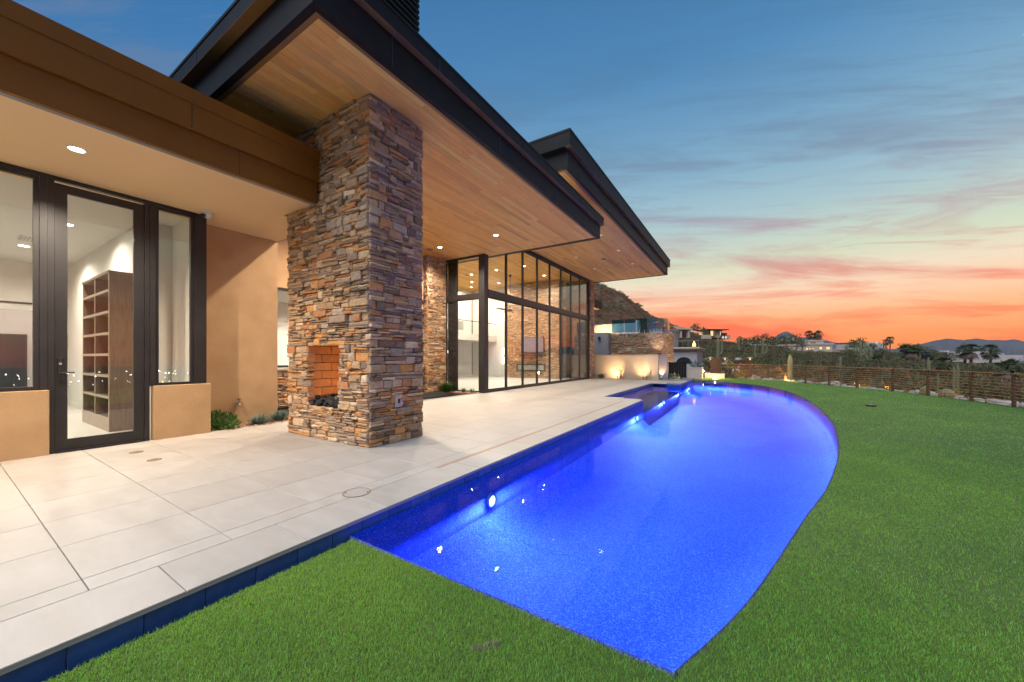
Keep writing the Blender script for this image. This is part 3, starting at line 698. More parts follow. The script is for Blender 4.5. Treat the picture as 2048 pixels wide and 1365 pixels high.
def stone_face(parent, lay, face, view=None, limit=0, depth=0.10):
    """largest stones become parts, the rest one joined part; returns count"""
    lay = sorted(lay, key=lambda s: -(s[1]-s[0])*(s[3]-s[2])*(view(s) if view else 1))
    for s in lay[:limit]:
        vs, fs = stone_mesh(*s, face, depth); MB().add(vs, fs).build('stone', M['stone'], parent)
    return lay[limit:]
# ------------------------------------------------------------------ fireplace column
CX0, CX1, CY0, CY1, CZ = -7.76, -5.24, 3.90, 5.08, 5.87
FX0, FX1, FZ0, FZ1 = -7.00, -6.06, 0.60, 1.70
fire = thing('fireplace_column', 'tall stacked stone fireplace column standing on the patio under the timber eave', 'fireplace', ((CX0+CX1)/2, (CY0+CY1)/2, 0))
core = MB().box(CX0+.05, FX0-.06, CY0+.05, CY1-.05, 0, CZ).box(FX1+.06, CX1-.05, CY0+.05, CY1-.05, 0, CZ).box(FX0-.06, FX1+.06, CY0+.05, CY1-.05, 0, FZ0-.03).box(FX0-.06, FX1+.06, CY0+.05, CY1-.05, FZ1+.05, CZ).box(FX0-.06, FX1+.06, CY0+.95, CY1-.05, FZ0-.03, FZ1+.05)
core.build('core', M['mortar'], fire)
dist = lambda x, y, z: 1.0/((x*x+y*y+(z-1.5)**2))
fa = lambda u, o, z: (CX0+u, CY0-o, z); fb = lambda u, o, z: (CX1+o, CY0+u, z)
la = ashlar(CX1-CX0, CZ, (FX0-CX0, FX1-CX0, FZ0, FZ1)); lb_ = ashlar(CY1-CY0, CZ, None)
allst = [(s, fa, dist(CX0+s[0], CY0, s[2])*0.75) for s in la] + [(s, fb, dist(CX1, CY0+s[0], s[2])*0.75) for s in lb_]
allst.sort(key=lambda q: -(q[0][1]-q[0][0])*(q[0][3]-q[0][2])*q[2])
for s, f, _ in allst[:298]:
    vs, fs = stone_mesh(*s, f); MB().add(vs, fs).build('stone', M['stone'], fire)
rest = MB()
for s, f, _ in allst[298:]: rest.add(*stone_mesh(*s, f))
for u0,u1,z0,z1 in ashlar(CX1-CX0, CZ): rest.add(*stone_mesh(u0,u1,z0,z1, lambda u, o, z: (CX1-u, CY1+o, z)))
for u0,u1,z0,z1 in ashlar(CY1-CY0, CZ): rest.add(*stone_mesh(u0,u1,z0,z1, lambda u, o, z: (CX0-o, CY1-u, z)))
rest.build('small_stones', M['stone'], fire, kind='stuff')
box1('firebox_lining', M['mortar'], fire, FX0-.055, FX1+.055, CY0+.93, CY0+.955, FZ0-.02, FZ1+.04)
bk = 0
def brick_wall(nx, L, face):
    zz = FZ0; row = 0
    while zz < FZ1+0.03:
        x = -0.2*(row % 2)
        while x < L:
            a, b = max(x, 0)+.006, min(x+0.40, L)-.006
            if b-a > 0.03: 
                P = [face(q, o, z) for z in (zz+.006, min(zz+0.154, FZ1+.045)) for q in (a, b) for o in (0, 0.02)]
                MB().add(P, [(0,1,3,2),(4,6,7,5),(0,4,5,1),(1,5,7,3),(3,7,6,2),(2,6,4,0)]).build('fire_brick', M['firebrick'], fire)
            x += 0.40
        zz += 0.16; row += 1
brick_wall(0, FX1-FX0+0.08, lambda q, o, z: (FX0-.04+q, CY0+.91+o, z))
brick_wall(0, 0.85, lambda q, o, z: (FX0-.035-o, CY0+.06+q, z))
brick_wall(0, 0.85, lambda q, o, z: (FX1+.035+o, CY0+.06+q, z))
MB().box(FX0-.05, FX1+.05, CY0+.04, CY0+.93, FZ1+.045, FZ1+.05).build('firebox_lintel', M['firebrick'], fire)
def rock(c, r, sub=8, rough=0.35, seed=0, flat_=1.0):
    vs = []; fs = []; nl = 5; ns = sub
    for i in range(nl+1):
        th = math.pi*i/nl
        for k in range(ns):
            ph = 2*math.pi*k/ns; d = Vector((math.sin(th)*math.cos(ph), math.sin(th)*math.sin(ph), math.cos(th)))
            q = 1 + rough*mnoise.noise(d*1.3+Vector((seed*3.1, seed*1.7, seed)))*1.6
            vs.append((c[0]+d.x*r*q, c[1]+d.y*r*q, c[2]+d.z*r*q*flat_))
    for i in range(nl):
        for k in range(ns): j = (k+1)%ns; fs.append((i*ns+k, (i+1)*ns+k, (i+1)*ns+j, i*ns+j))
    return vs, fs
lv = MB()
for i in range(260):
    y = random.uniform(CY0+.03, CY0+.85); x = random.uniform(FX0-.01, FX1+.01)
    lv.add(*rock((x, y, FZ0+0.03+random.uniform(0,0.06)+0.07*(y-CY0)), random.uniform(0.03,0.055), 7, 0.5, i))
lv.build('lava_rocks', M['lava'], fire, kind='stuff')
for (a, b, r) in (((-6.50,4.15,FZ0+.10),(-6.02,4.45,FZ0+.46),0.075), ((-6.30,4.10,FZ0+.10),(-6.02,4.62,FZ0+.30),0.06)):
    pts = [Vector(a).lerp(Vector(b), k/5)+Vector((random.uniform(-.015,.015),random.uniform(-.015,.015),random.uniform(-.01,.01))) for k in range(6)]
    MB().tube(pts, [r*0.9,r,r*1.1,r*0.95,r*1.05,r*0.9], 9).build('log', M['bark'], fire)
for (x, y, h) in ((-6.36,4.36,0.16),(-6.22,4.42,0.20),(-6.14,4.50,0.15),(-6.28,4.30,0.10)):
    MB().lathe(x, y, [(0.012,FZ0+.10),(0.024,FZ0+.13),(0.014,FZ0+.10+h*.6),(0.002,FZ0+.10+h)], 7).build('flame', M['flame'], fire)
lamp('fire_glow', 'POINT', (-6.20, 4.58, FZ0+.20), 26, (1.0,0.50,0.18), fire, 0.05)
sp = MB().cbox(CX1+.005, CX1+.052, 4.40, 4.56, 0.62, 0.84, .006).build('switch_plate', M['plate'], fire)
MB().box(CX1+.052, CX1+.06, 4.462, 4.498, 0.69, 0.77).build('rocker_switch', M['black'], sp)
# ribbed metal chimney shroud above the roof
ch = MB()
z = 6.54
while z < 9.0:
    ch.box(CX0+.35, CX1-.02, CY0+.06, CY1-.04, z, z+.06); ch.box(CX0+.40, CX1-.07, CY0+.11, CY1-.09, z+.06, z+.11); z += .11
ch.build('chimney_shroud', M['bronze'], fire)

# ================================================================== HOUSE
house = thing('house', 'modern flat-roofed house with tan stucco walls, dark fascias and glass great room', 'house', (-10.0, 10.0, 0))
SZ = 4.34
ST = M['stucco']
# --- wing roof
beam = MB().box(-6.72, -6.65, -8.2, CY0-.055, 4.335, 4.72).box(-6.72, -6.60, -8.2, CY0-.05, 4.722, 5.09).box(-6.75, -6.592, -8.2, CY0-.045, 5.093, 5.30)
beam.build('fascia_beam', M['brown'], house)
box1('soffit_trim', M['steelstrip'], house, -6.80, -6.722, -8.2, CY0-.06, SZ-0.006, 4.40)
box1('soffit', M['soffit'], house, -9.70, -6.802, -8.2, 3.82, SZ, SZ+.04)
box1('soffit', M['soffit'], house, -9.70, CX0-.03, 3.822, 4.60, SZ, SZ+.04)
box1('flat_roof', M['bronze'], house, -19, -6.76, -8.2, 3.8, 4.46, 5.2)
box1('flat_roof', M['bronze'], house, -19, CX0-.12, 3.8, 4.6, 4.46, 5.2)
# --- window wall of the wing
WX = -9.10
pony = MB().cbox(WX-.12, WX+.055, -8.2, 1.02, -0.012, 1.0, .008); pony.build('stucco_wall', ST, house)
MB().cbox(WX-.12, WX+.055, 2.205, 3.05, -0.012, 0.985, .008).build('stucco_wall', ST, house)
def frame_box(mb, x0, x1, y0, y1, z0, z1, t):           # four bars round an opening in the X plane
    mb.box(x0,x1,y0,y0+t,z0,z1).box(x0,x1,y1-t,y1,z0,z1).box(x0+.001,x1-.001,y0+t,y1-t,z0,z0+t).box(x0+.001,x1-.001,y0+t,y1-t,z1-t,z1)
# header strip and posts
MB().box(WX-.10, WX-.01, -8.2, 3.0, 4.275, SZ-.002).build('window_head', M['frame'], house)
for y0, y1 in ((0.93,1.005),(1.008,1.075),(2.10,2.165),(2.168,2.245),(2.80,3.0)):
    box1('post', M['frame'], house, WX-.11 if y1 < 2.9 else WX-.16, WX-.005+(0.012 if y1 in (1.005,2.245) else 0.0), y0, y1, 0.0 if y1 in (1.075,2.165) else 0.98, 4.274)
def window(y0, y1, z0, z1, t=0.055, x=WX-.05, cat=None):
    mb = MB(); frame_box(mb, x-.04, x+.03, y0, y1, z0, z1, t); f = mb.build('window', M['frame'], house)
    box1('pane', M['glass'], f, x-.008, x+.002, y0+t-.005, y1-t+.005, z0+t-.005, z1-t+.005); return f
for k in range(4): window(0.928-2.3*(k+1), 0.928-2.3*k-(0.0), 1.002, 4.273)
window(2.247, 2.797, 0.988, 4.273, 0.045)
dr = MB(); frame_box(dr, WX-.085, WX-.03, 1.08, 2.095, 0.03, 4.24, 0.13)
dr.box(WX-.084, WX-.031, 1.211, 1.964, 0.161, 0.20)
door = dr.build('door', M['frame'], house)
box1('pane', M['glass'], door, WX-.062, WX-.052, 1.205, 1.97, 0.155, 4.115)
hd = MB().cbox(WX-.031, WX-.018, 1.105, 1.165, 1.14, 1.50, .004).tube([(WX-.02,1.135,1.26),(WX+.045,1.135,1.26),(WX+.045,1.15,1.26),(WX+.045,1.275,1.262)], 0.011, 8); hd.build('handle', M['black'], door)
MB().rings([[(WX-.018+dx, 1.135+q*math.cos(a), 1.40+q*math.sin(a)) for a in [2*math.pi*i/14 for i in range(14)]] for q, dx in ((0.018,0),(0.016,0.01))]).build('lock_cylinder', M['plate'], door)
box1('threshold', M['frame'], house, WX-.12, WX+.03, 1.078, 2.098, -0.01, 0.028)
# --- recessed stucco wall beside the wing
box1('stucco_wall', ST, house, -9.80, -9.68, 2.9, 4.60, -0.05, SZ-.003)
box1('stucco_wall', ST, house, -11.5, -9.81, 4.48, 4.60, -0.05, 5.86)
box1('stucco_wall', ST, house, -9.679, -9.262, 2.9, 2.99, -0.05, SZ-.004)
# --- rear wall of the covered patio with a tall window and stone base
RX = -11.55
box1('stucco_wall', ST, house, RX-.14, RX, 4.605, 11.28, 3.56, 5.86)
box1('stucco_wall', ST, house, RX-.14, RX, 4.605, 5.35, 1.22, 3.558)
rb = MB()
for s in ashlar(6.6, 1.12, None, 1.0): rb.add(*stone_mesh(*s, lambda u, o, z: (RX+.02+o, 4.63+u, z)))
rb.build('stone_base', M['stone'], house, kind='stuff')
box1('stone_backing', M['mortar'], house, RX-.14, RX-.02, 4.605, 11.28, -0.05, 1.12)
box1('window_sill', M['tile'], house, RX-.02, RX+.07, 4.62, 11.26, 1.122, 1.185)
mb = MB(); frame_box(mb, RX-.09, RX-.01, 5.36, 11.2, 1.20, 3.55, 0.07); mb.box(RX-.08, RX-.02, 8.2, 8.28, 1.27, 3.48); f = mb.build('window', M['frame'], house)
box1('pane', M['glass'], f, RX-.055, RX-.045, 5.42, 11.14, 1.26, 3.49)
# --- patio roof (lower eave)
WZ1 = 5.87
RX0, RX1, RY0, RY1 = -13.2, -4.46, 2.52, 13.16
roof = MB().box(RX0, RX1, RY0, RY1, 5.86, 6.34)
roof = MB().box(RX0, RX1-.10, RY0+.10, RY1-.10, 5.91, 6.50).build('timber_eave', M['bronze'], house)
MB().box(RX1-.10, RX1, RY0, RY1, 5.852, 6.36).box(RX0, RX1-.101, RY1-.10, RY1-.001, 5.853, 6.36).build('fascia', M['bronze'], house)
MB().box(RX0, RX1-.101, RY0+.001, RY0+.10, 5.853, 6.36).build('fascia', M['brown' if False else 'bronze'], house)
MB().box(RX1-.05, RX1+.11, RY0-.15, RY1+.08, 6.33, 6.56).box(RX0, RX1-.051, RY0-.149, RY0+.05, 6.331, 6.56).box(RX0, RX1-.051, RY1-.05, RY1+.079, 6.331, 6.56).build('fascia', M['bronze'], house)
MB().box(RX1-.06, RX1+.12, RY0-.162, RY1+.09, 6.562, 6.61).box(RX0, RX1-.061, RY0-.161, RY0+.06, 6.562, 6.61).box(RX0, RX1-.061, RY1-.06, RY1+.089, 6.562, 6.61).build('roof_cap', M['bronze'], house)
MB().box(RX1-.175, RX1-.102, RY0+.101, RY1-.101, 5.864, 5.908).box(RX0, RX1-.176, RY0+.101, RY0+.175, 5.864, 5.908).build('soffit_trim', M['trim'], house)
box1('soffit_trim', M['frame'], house, RX0, RX1-.176, RY1-.175, RY1-.101, 5.846, 5.908)
MB().box(RX1-.03, RX1+.108, RY0-.148, RY1+.078, 6.322, 6.3295).box(RX0, RX1-.031, RY0-.147, RY0-.001, 6.322, 6.3295).build('eave_ledge', M['trim'], house)
sm = MB()
for k in range(4):
    y = RY0+1.2+2.9*k; sm.box(RX1+.001, RX1+.004, y, y+.012, 5.86, 6.32); sm.box(RX1+.111, RX1+.114, y+.9, y+.912, 6.335, 6.555)
for k in range(3): sm.box(-7.6-1.9*k, -7.588-1.9*k, RY0-.155, RY0-.1505, 6.335, 6.555)
for k in range(4): sm.box(-6.599, -6.596, -5.2+2.4*k, -5.19+2.4*k, 4.73, 5.08); sm.box(-6.649, -6.646, -4.6+2.4*k, -4.59+2.4*k, 4.34, 4.715)
for q in range(0, len(sm.v), 8): MB().add(sm.v[q:q+8], [(0,3,2,1),(4,5,6,7),(0,1,5,4),(1,2,6,5),(2,3,7,6),(3,0,4,7)]).build('panel_seam', M['black'], house)
sm = MB()
for k in range(6):
    y = 10.9+2.75*k; sm.box(-4.279, -4.276, y, y+.014, 6.97, 7.49); sm.box(-4.149, -4.146, y+.8, y+.814, 7.505, 7.895)
for q in range(0, len(sm.v), 8): MB().add(sm.v[q:q+8], [(0,3,2,1),(4,5,6,7),(0,1,5,4),(1,2,6,5),(2,3,7,6),(3,0,4,7)]).build('panel_seam', M['black'], house)
box1('bounce_sheet', M['white'], house, RX0, RX1-.12, RY0+.12, RY1-.12, 6.501, 6.52)  # unseen white sheet added to bounce light up onto the upper soffit
PWD = 0.142
def plank_mesh(L): return MB().cbox(-PWD/2+.0016, PWD/2-.0016, -L/2+.0016, L/2-.0016, -0.016, 0.0, .002).mesh('plank')
def flip(me):
    return me
PL = {L: MB().add([( x, y, z) for x, y, z in MB().cbox(-PWD/2+.0012, PWD/2-.0012, -L/2+.0012, L/2-.0012, -0.016, 0.0, .0022).v], MB().cbox(-PWD/2, PWD/2, -L/2, L/2, -0.016, 0.0, .002).f).mesh('plank') for L in (1.2,1.6,2.0,2.4,2.8)}
x0, x1 = RX1-.177, RX0; y0, y1 = RY0+.177, RY1-.177
npl = 0; stuff = MB(); planks = []
x = x0-PWD/2
while x > x1:
    y = y0 - random.uniform(0, 1.6)
    while y < y1-0.02:
        L = random.choice((1.2,1.6,2.0,2.4,2.8)); a, b = max(y, y0), min(y+L, y1)
        if b-a > 0.05: planks.append((x, a, b, L if a == y and b == y+L else None))
        y += L
    x -= PWD
def plank_w(x, a, b): return MB().cbox(x-PWD/2+.0012, x+PWD/2-.0012, a+.0012, b-.0012, 0, .016, .0022)
planks.sort(key=lambda p: (p[0]**2+(0.5*(p[1]+p[2]))**2))
for i, (x, a, b, L) in enumerate(planks):
    hidden = (CX0+.1 < x < CX1-.1 and CY0 < a and b < CY1)
    zt = WZ1
    if i < 296: link('plank', PL[L], M['wood'], roof, (x, (a+b)/2, zt), (0, math.pi, 0)) if L else MB().add([(px,py,2*zt+0.016-pz-.016 if True else pz) for px,py,pz in [(v[0],v[1],zt-v[2]+0.016) for v in []]], []) if False else (MB().add(*[(lambda m: ([(q[0],q[1],zt+0.016-q[2]) for q in m.v], [f[::-1] for f in m.f]))(plank_w(x,a,b))][0]).build('plank', M['wood'], roof) if not L else None)
    else:
        m = plank_w(x, a, b); stuff.add([(q[0],q[1],zt+0.016-q[2]) for q in m.v], [f[::-1] for f in m.f])
if stuff.v: stuff.build('planking', M['wood'], roof, kind='stuff')
# --- upper roof over the great room
UZ = 6.98; UX1, UY0, UY1, UX0 = -4.28, 9.82, 26.2, -21.0
uroof = MB().box(UX0, UX1-.10, UY0+.10, UY1-.10, UZ+.035, 7.75).build('timber_eave', M['bronze'], house)
MB().box(UX1-.10, UX1, UY0, UY1, UZ-.016, 7.52).box(UX0, UX1-.101, UY0+.001, UY0+.1, UZ-.015, 7.52).box(UX0, UX1-.101, UY1-.1, UY1-.001, UZ-.015, 7.52).build('fascia', M['bronze'], house)
MB().box(UX1-.05, UX1+.13, UY0-.15, UY1+.12, 7.50, 7.90).box(UX0, UX1-.051, UY0-.149, UY0+.05, 7.501, 7.90).box(UX0, UX1-.051, UY1-.05, UY1+.119, 7.501, 7.90).build('fascia', M['bronze'], house)
MB().box(UX1-.06, UX1+.142, UY0-.162, UY1+.132, 7.902, 7.97).box(UX0, UX1-.061, UY0-.161, UY0+.06, 7.902, 7.97).box(UX0, UX1-.061, UY1-.06, UY1+.131, 7.902, 7.97).build('roof_cap', M['bronze'], house)
MB().box(UX1-.20, UX1-.102, UY0+.101, UY1-.101, UZ-.004, UZ+.03).box(UX0, UX1-.201, UY0+.101, UY0+.2, UZ-.004, UZ+.03).box(UX0, UX1-.201, UY1-.2, UY1-.101, UZ-.004, UZ+.03).build('soffit_trim', M['trim'], house)
MB().box(UX1-.03, UX1+.128, UY0-.148, UY1+.118, 7.492, 7.4995).build('eave_ledge', M['trim'], house)
us_ = MB(); x = UX1-.203-PWD/2
while x > UX0:
    y = UY0+.203-random.uniform(0, 1.6)
    while y < UY1-.22:
        L = random.choice((1.2,1.6,2.0,2.4,2.8)); a, b = max(y, UY0+.203), min(y+L, UY1-.203)
        if b-a > .05:
            m = plank_w(x, a, b); us_.add([(q[0],q[1],UZ+0.016-q[2]) for q in m.v], [f[::-1] for f in m.f])
        y += L
    x -= PWD
us_.build('planking', M['wood'], uroof, kind='stuff')
# --- great room glazing
GX = -9.25; GY0 = 12.76; GP = 1.5; NYP = 12.55
box1('corner_post', M['frame'], house, GX-.24, GX+.02, NYP-.05, GY0-.002, 0, UZ-.02)
TR0, TR1 = 4.12, 4.36
MB().box(GX-.10, GX+.035, GY0, GY0+8*GP, TR0, TR1).build('transom', M['frame'], house)
MB().box(GX-.09, GX+.01, GY0, GY0+8*GP, 0.0, 0.075).build('sill_track', M['frame'], house)
MB().box(GX-.08, GX+.03, GY0, GY0+8*GP, UZ-.17, UZ-.02).build('window_head', M['frame'], house)
for k in range(8):
    ya, yb = GY0+GP*k, GY0+GP*(k+1)
    for (z0, z1, nm, t) in ((0.078, TR0-.002, 'sliding_door', 0.065), (TR1+.002, UZ-.172, 'window', 0.06)):
        mb = MB(); frame_box(mb, GX-.07, GX-.005, ya+.003, yb-.003, z0, z1, t); f = mb.build(nm, M['frame'], house)
        box1('pane', M['glass'], f, GX-.045, GX-.035, ya+t-.003, yb-t+.003, z0+t-.003, z1-t+.003)
box1('corner_post', M['frame'], house, GX-.2, GX+.02, GY0+8*GP+.002, GY0+8*GP+.16, 0, UZ-.02)
# stone pier at the far end
fp = MB().box(GX-.9, GX+.10, GY0+8*GP+.22, GY0+8*GP+.9, 0, UZ-.02).build('pier_core', M['mortar'], house)
fpm = MB()
for s in ashlar(1.05, UZ-.05): fpm.add(*stone_mesh(*s, lambda u, o, z: (GX-.92+u, GY0+8*GP+.2-o, z)))
for s in ashlar(0.72, UZ-.05): fpm.add(*stone_mesh(*s, lambda u, o, z: (GX+.12+o, GY0+8*GP+.2+u, z)))
fpm.build('end_pier_stones', M['stone'], house, kind='stuff')
# near gable glass between the pier and the corner post
PX1 = -11.42
for (xa, xb) in ((PX1+.03, -10.78), (-10.775, GX-.245)):
    for z0, z1 in ((0.02, 4.03), (4.20, 5.84)):
        mb = MB(); 
        for b in ((xa,xa+.05,z0,z1),(xb-.05,xb,z0,z1),(xa+.05,xb-.05,z0,z0+.05),(xa+.05,xb-.05,z1-.05,z1)): mb.box(b[0],b[1],NYP-.03,NYP+.03,b[2],b[3])
        f = mb.build('window', M['frame'], house)
        MB().box(xa+.045, xb-.045, NYP-.006, NYP+.004, z0+.045, z1-.045).build('pane', M['glass'], f)
box1('transom', M['frame'], house, PX1+.03, GX-.242, NYP-.045, NYP+.045, 4.032, 4.198)
box1('window_head', M['frame'], house, PX1+.03, GX-.242, NYP-.05, NYP+.05, 5.842, UZ-.03)
box1('blind_panel', M['greyglass'], house, PX1+.08, -10.80, NYP+.05, NYP+.09, 0.05, 5.82)
# stone pier by the gable glass
PY0 = 11.4
pm = MB()
box1('pier_core', M['mortar'], house, -13.2, PX1-.05, PY0+.05, NYP+.1, 0, 5.86)
for s in ashlar(1.8, 5.86): pm.add(*stone_mesh(*s, lambda u, o, z: (-13.22+u, PY0-o, z)))
for s in ashlar(1.2, 5.86): pm.add(*stone_mesh(*s, lambda u, o, z: (PX1+o, PY0+u, z)))
pm.build('pier_stones', M['stone'], house, kind='stuff')

# ------------------------------------------------------------------ rooms seen through the glass
IN = M['white']
# wing room
box1('room_floor', M['floor_in'], house, -19, WX-.13, -8.2, 2.99, -0.06, -0.004)
box1('room_ceiling', IN, house, -19, WX-.10, -8.2, 2.99, 4.36, 4.42)
box1('room_wall', IN, house, -18.3, -18.2, -8.2, 3.0, -0.05, 4.36)
box1('room_wall', IN, house, -18.2, -10.602, 2.42, 2.54, -0.05, 4.36)
box1('room_wall', IN, house, -18.2, -9.27, -8.2, -8.1, -0.05, 4.36)
box1('room_wall', IN, house, -10.6, -9.27, 2.88, 2.897, -0.05, 4.36)
box1('room_wall', IN, house, -10.70, -10.60, 2.542, 2.878, -0.05, 4.36)
box1('skirting', IN, house, -18.19, -13.2, 2.405, 2.419, 0, 0.14)
box1('picture_rail', M['frame'], house, -18.199, -18.16, -8.0, 2.40, 3.10, 3.15)
# room behind the tall patio window
box1('room_floor', M['floor_in'], house, -15.6, RX-.142, 4.61, 11.27, -0.06, 0.0)
box1('room_ceiling', IN, house, -15.6, RX-.142, 4.61, 11.27, 3.7, 3.76)
box1('room_wall', IN, house, -15.7, -15.6, 4.61, 11.27, -0.05, 3.76)
box1('room_wall', IN, house, -15.6, RX-.142, 4.55, 4.608, -0.05, 3.76)
box1('room_wall', IN, house, -15.6, RX-.142, 11.272, 11.3, -0.05, 3.76)
# great room
GW, GN, GS = -19.0, 23.5, NYP
box1('room_floor', M['floor_in'], house, -21, GX-.10, NYP, 25.4, -0.06, -0.002)
box1('room_wall', IN, house, GW-.1, GW, NYP+.1, 24, -0.05, UZ-.02)
box1('room_wall', IN, house, GW, PX1-.1, NYP+.12, NYP+.2, -0.05, UZ-.02)
box1('room_wall', IN, house, GW, -15.25, GN+.6, GN+.7, -0.05, UZ-.02)
swm = MB()
for s in ashlar(4.3, UZ-.05, None, 1.0): swm.add(*stone_mesh(*s, lambda u, o, z: (-15.2+u, GN-o, z)))
swm.build('interior_stone_wall', M['stone'], house, kind='stuff')
box1('stone_backing', M['mortar'], house, -15.2, -10.9, GN+.05, GN+.7, 0, UZ-.03)
# gallery and lower cabinet wall
box1('gallery_floor', IN, house, GW, -16.6, 18.2, GN+.59, 2.75, 3.2)
box1('gallery_rail', M['black'], house, -16.64, -16.60, 18.2, GN+.59, 4.10, 4.14)
for k in range(9): box1('rail_wire', M['plate'], house, -16.624, -16.618, 18.2, GN+.59, 3.3+.09*k, 3.306+.09*k)
box1('room_wall', IN, house, GW, -18.2, 17.0, 18.2, -0.05, 4.2)
box1('wood_cabinet', M['darkwood'], house, GW+.02, GW+.5, 19.2, 20.4, 0.0, 2.3)
box1('air_grille', M['plate'], house, GW+.002, GW+.02, 22.2, 22.9, 3.7, 4.4)
box1('door_leaf', M['whitemetal'], house, -17.3, -16.2, GN+.56, GN+.598, 0.0, 2.5)
# side window at the far end of the great room
mb = MB()
for b in ((-10.88,-10.80,0.02,UZ-.04),(-9.46,-9.38,0.02,UZ-.04),(-10.80,-9.46,0.02,0.10),(-10.80,-9.46,UZ-.12,UZ-.04),(-10.80,-9.46,4.12,4.3)): mb.box(b[0],b[1],GY0+8*GP-.1,GY0+8*GP-.02,b[2],b[3])
f = mb.build('window', M['frame'], house)
box1('pane', M['blueglass'], f, -10.80, -9.46, GY0+8*GP-.065, GY0+8*GP-.055, 0.10, UZ-.12)

# ================================================================== ROOM CONTENTS
t = thing('bookcase', 'tall brown oak bookcase with two bays of open shelves behind the glass door', 'bookcase', (-12.0, 2.2, 0))
BX0, BX1, BYF, BYB = -13.15, -10.81, 1.97, 2.40
for x in (BX0, (BX0+BX1)/2-.02, BX1-.05):
    b = box1('upright', M['darkwood'], t, x, x+.05, BYF+.006, BYB, 0.0, 3.20); box1('edging', M['shelfedge'], b, x-.0, x+.05, BYF, BYF+.005, 0.26, 3.20)
box1('top_board', M['darkwood'], t, BX0-.01, BX1+.01, BYF-.01, BYB, 3.202, 3.26)
box1('back_board', M['darkwood'], t, BX0+.05, BX1-.05, BYB-.02, BYB-.001, 0.0, 3.2)
box1('plinth', M['shelfedge'], t, BX0-.002, BX1+.002, BYF-.004, BYF+.004, 0.0, 0.255)
for a, b in ((BX0+.051, (BX0+BX1)/2-.021), ((BX0+BX1)/2+.031, BX1-.051)):
    for k in range(7):
        z = 0.26+.435*k
        s = box1('shelf', M['darkwood'], t, a, b, BYF+.008, BYB-.021, z-.03, z+.015); box1('edging', M['shelfedge'], s, a, b, BYF+.001, BYF+.007, z-.035, z+.02)
t = thing('cabinet', 'low grey cabinet along the back wall of the room with the bookcase', 'cabinet', (-17.9, -1.0, 0))
MB().cbox(-18.18, -17.7, -3.4, 1.8, 0.08, 2.88, .01).build('carcass', M['bluewall'], t)
for k in range(6): MB().box(-17.70, -17.68, -3.35+.85*k, -2.55+.85*k, 0.12, 2.84).build('door', M['bluewall'], t)
t = thing('television', 'black wall television on the back wall behind the leftmost window', 'television', (-17.6, -0.6, 1.7))
MB().cbox(-17.67, -17.62, -1.2, 1.58, 0.62, 2.17, .006).build('bezel', M['black'], t); box1('screen', M['greyglass'], t, -17.62, -17.615, -1.16, 1.54, 0.66, 2.13)
t = thing('television', 'large television mounted on the stone wall inside the great room', 'television', (-12.9, 23.3, 2.4))
MB().cbox(-13.85, -12.0, GN-.16, GN-.08, 1.85, 2.98, .01).build('bezel', M['black'], t); box1('screen', simple('tv_screen', (0.13,0.14,0.19), (0.16,0.17,0.22), 2, 0.15, spec=0.8), t, -13.80, -12.05, GN-.165, GN-.161, 1.90, 2.93)
t = thing('wall_shelf', 'thin black floating shelf below the great room television', 'shelf', (-13.0, 23.3, 1.6))
MB().cbox(-14.0, -11.9, GN-.28, GN-.06, 1.60, 1.70, .01).build('board', M['black'], t)
for x in (-13.7, -12.2): box1('bracket', M['black'], t, x, x+.05, GN-.2, GN-.06, 1.52, 1.599)
t = thing('linear_fireplace', 'long low glass fronted fireplace in the interior stone wall', 'fireplace', (-13.1, 23.3, 0.5))
MB().box(-14.3, -11.95, GN-.12, GN-.05, 0.52, 0.60).box(-14.3, -11.95, GN-.12, GN-.05, 0.96, 1.02).box(-14.3, -14.22, GN-.12, GN-.05, 0.60, 0.96).box(-12.03, -11.95, GN-.12, GN-.05, 0.60, 0.96).build('surround', M['frame'], t)
box1('glass_front', simple('fire_glass', (0.22,0.23,0.22), (0.27,0.28,0.26), 2, 0.12, spec=0.7), t, -14.22, -12.03, GN-.09, GN-.08, 0.60, 0.96)
# ceiling fan on a long rod
t = thing('ceiling_fan', 'dark three blade ceiling fan hanging on a long rod in the great room', 'ceiling fan', (-13.16, 20.7, 6.9))
MB().lathe(-13.16, 20.7, [(0.09, UZ-.001), (0.09, UZ-.06), (0.03, UZ-.14)], 16).build('canopy', M['black'], t)
MB().lathe(-13.16, 20.7, [(0.018, UZ-.14), (0.018, 4.72)], 10).build('rod', M['black'], t)
MB().lathe(-13.16, 20.7, [(0.05, 4.74), (0.13, 4.68), (0.13, 4.58), (0.06, 4.54)], 16).build('motor', M['black'], t)
for a in (0.35, 0.35+2.094, 0.35+4.189):
    c, s = math.cos(a), math.sin(a); P = []
    for r_, w in ((0.12,.07),(0.5,.10),(1.0,.11),(1.35,.06)):
        for e in (-1, 1): P.append((-13.16+c*r_-s*w*e, 20.7+s*r_+c*w*e, 4.62+.02*e+.02*r_))
    vs = P+[(x,y,z+.015) for x,y,z in P]
    fs = [(0,1,3,2),(2,3,5,4),(4,5,7,6)]; fs = [f[::-1] for f in fs]+[tuple(i+8 for i in f) for f in fs]+[(0,2,10,8),(2,4,12,10),(4,6,14,12),(6,7,15,14),(1,9,11,3),(3,11,13,5),(5,13,15,7),(0,8,9,1)]
    MB().add(vs, fs).build('blade', M['black'], t)
t = thing('patio_fan', 'dark ceiling fan under the patio roof with one blade showing beside the stone column', 'ceiling fan', (-9.9, 9.2, 5.2))
FXC, FYC = -10.7, 9.4
MB().lathe(FXC, FYC, [(0.08, WZ1-.001), (0.08, WZ1-.05), (0.03, WZ1-.10)], 14).build('canopy', M['black'], t)
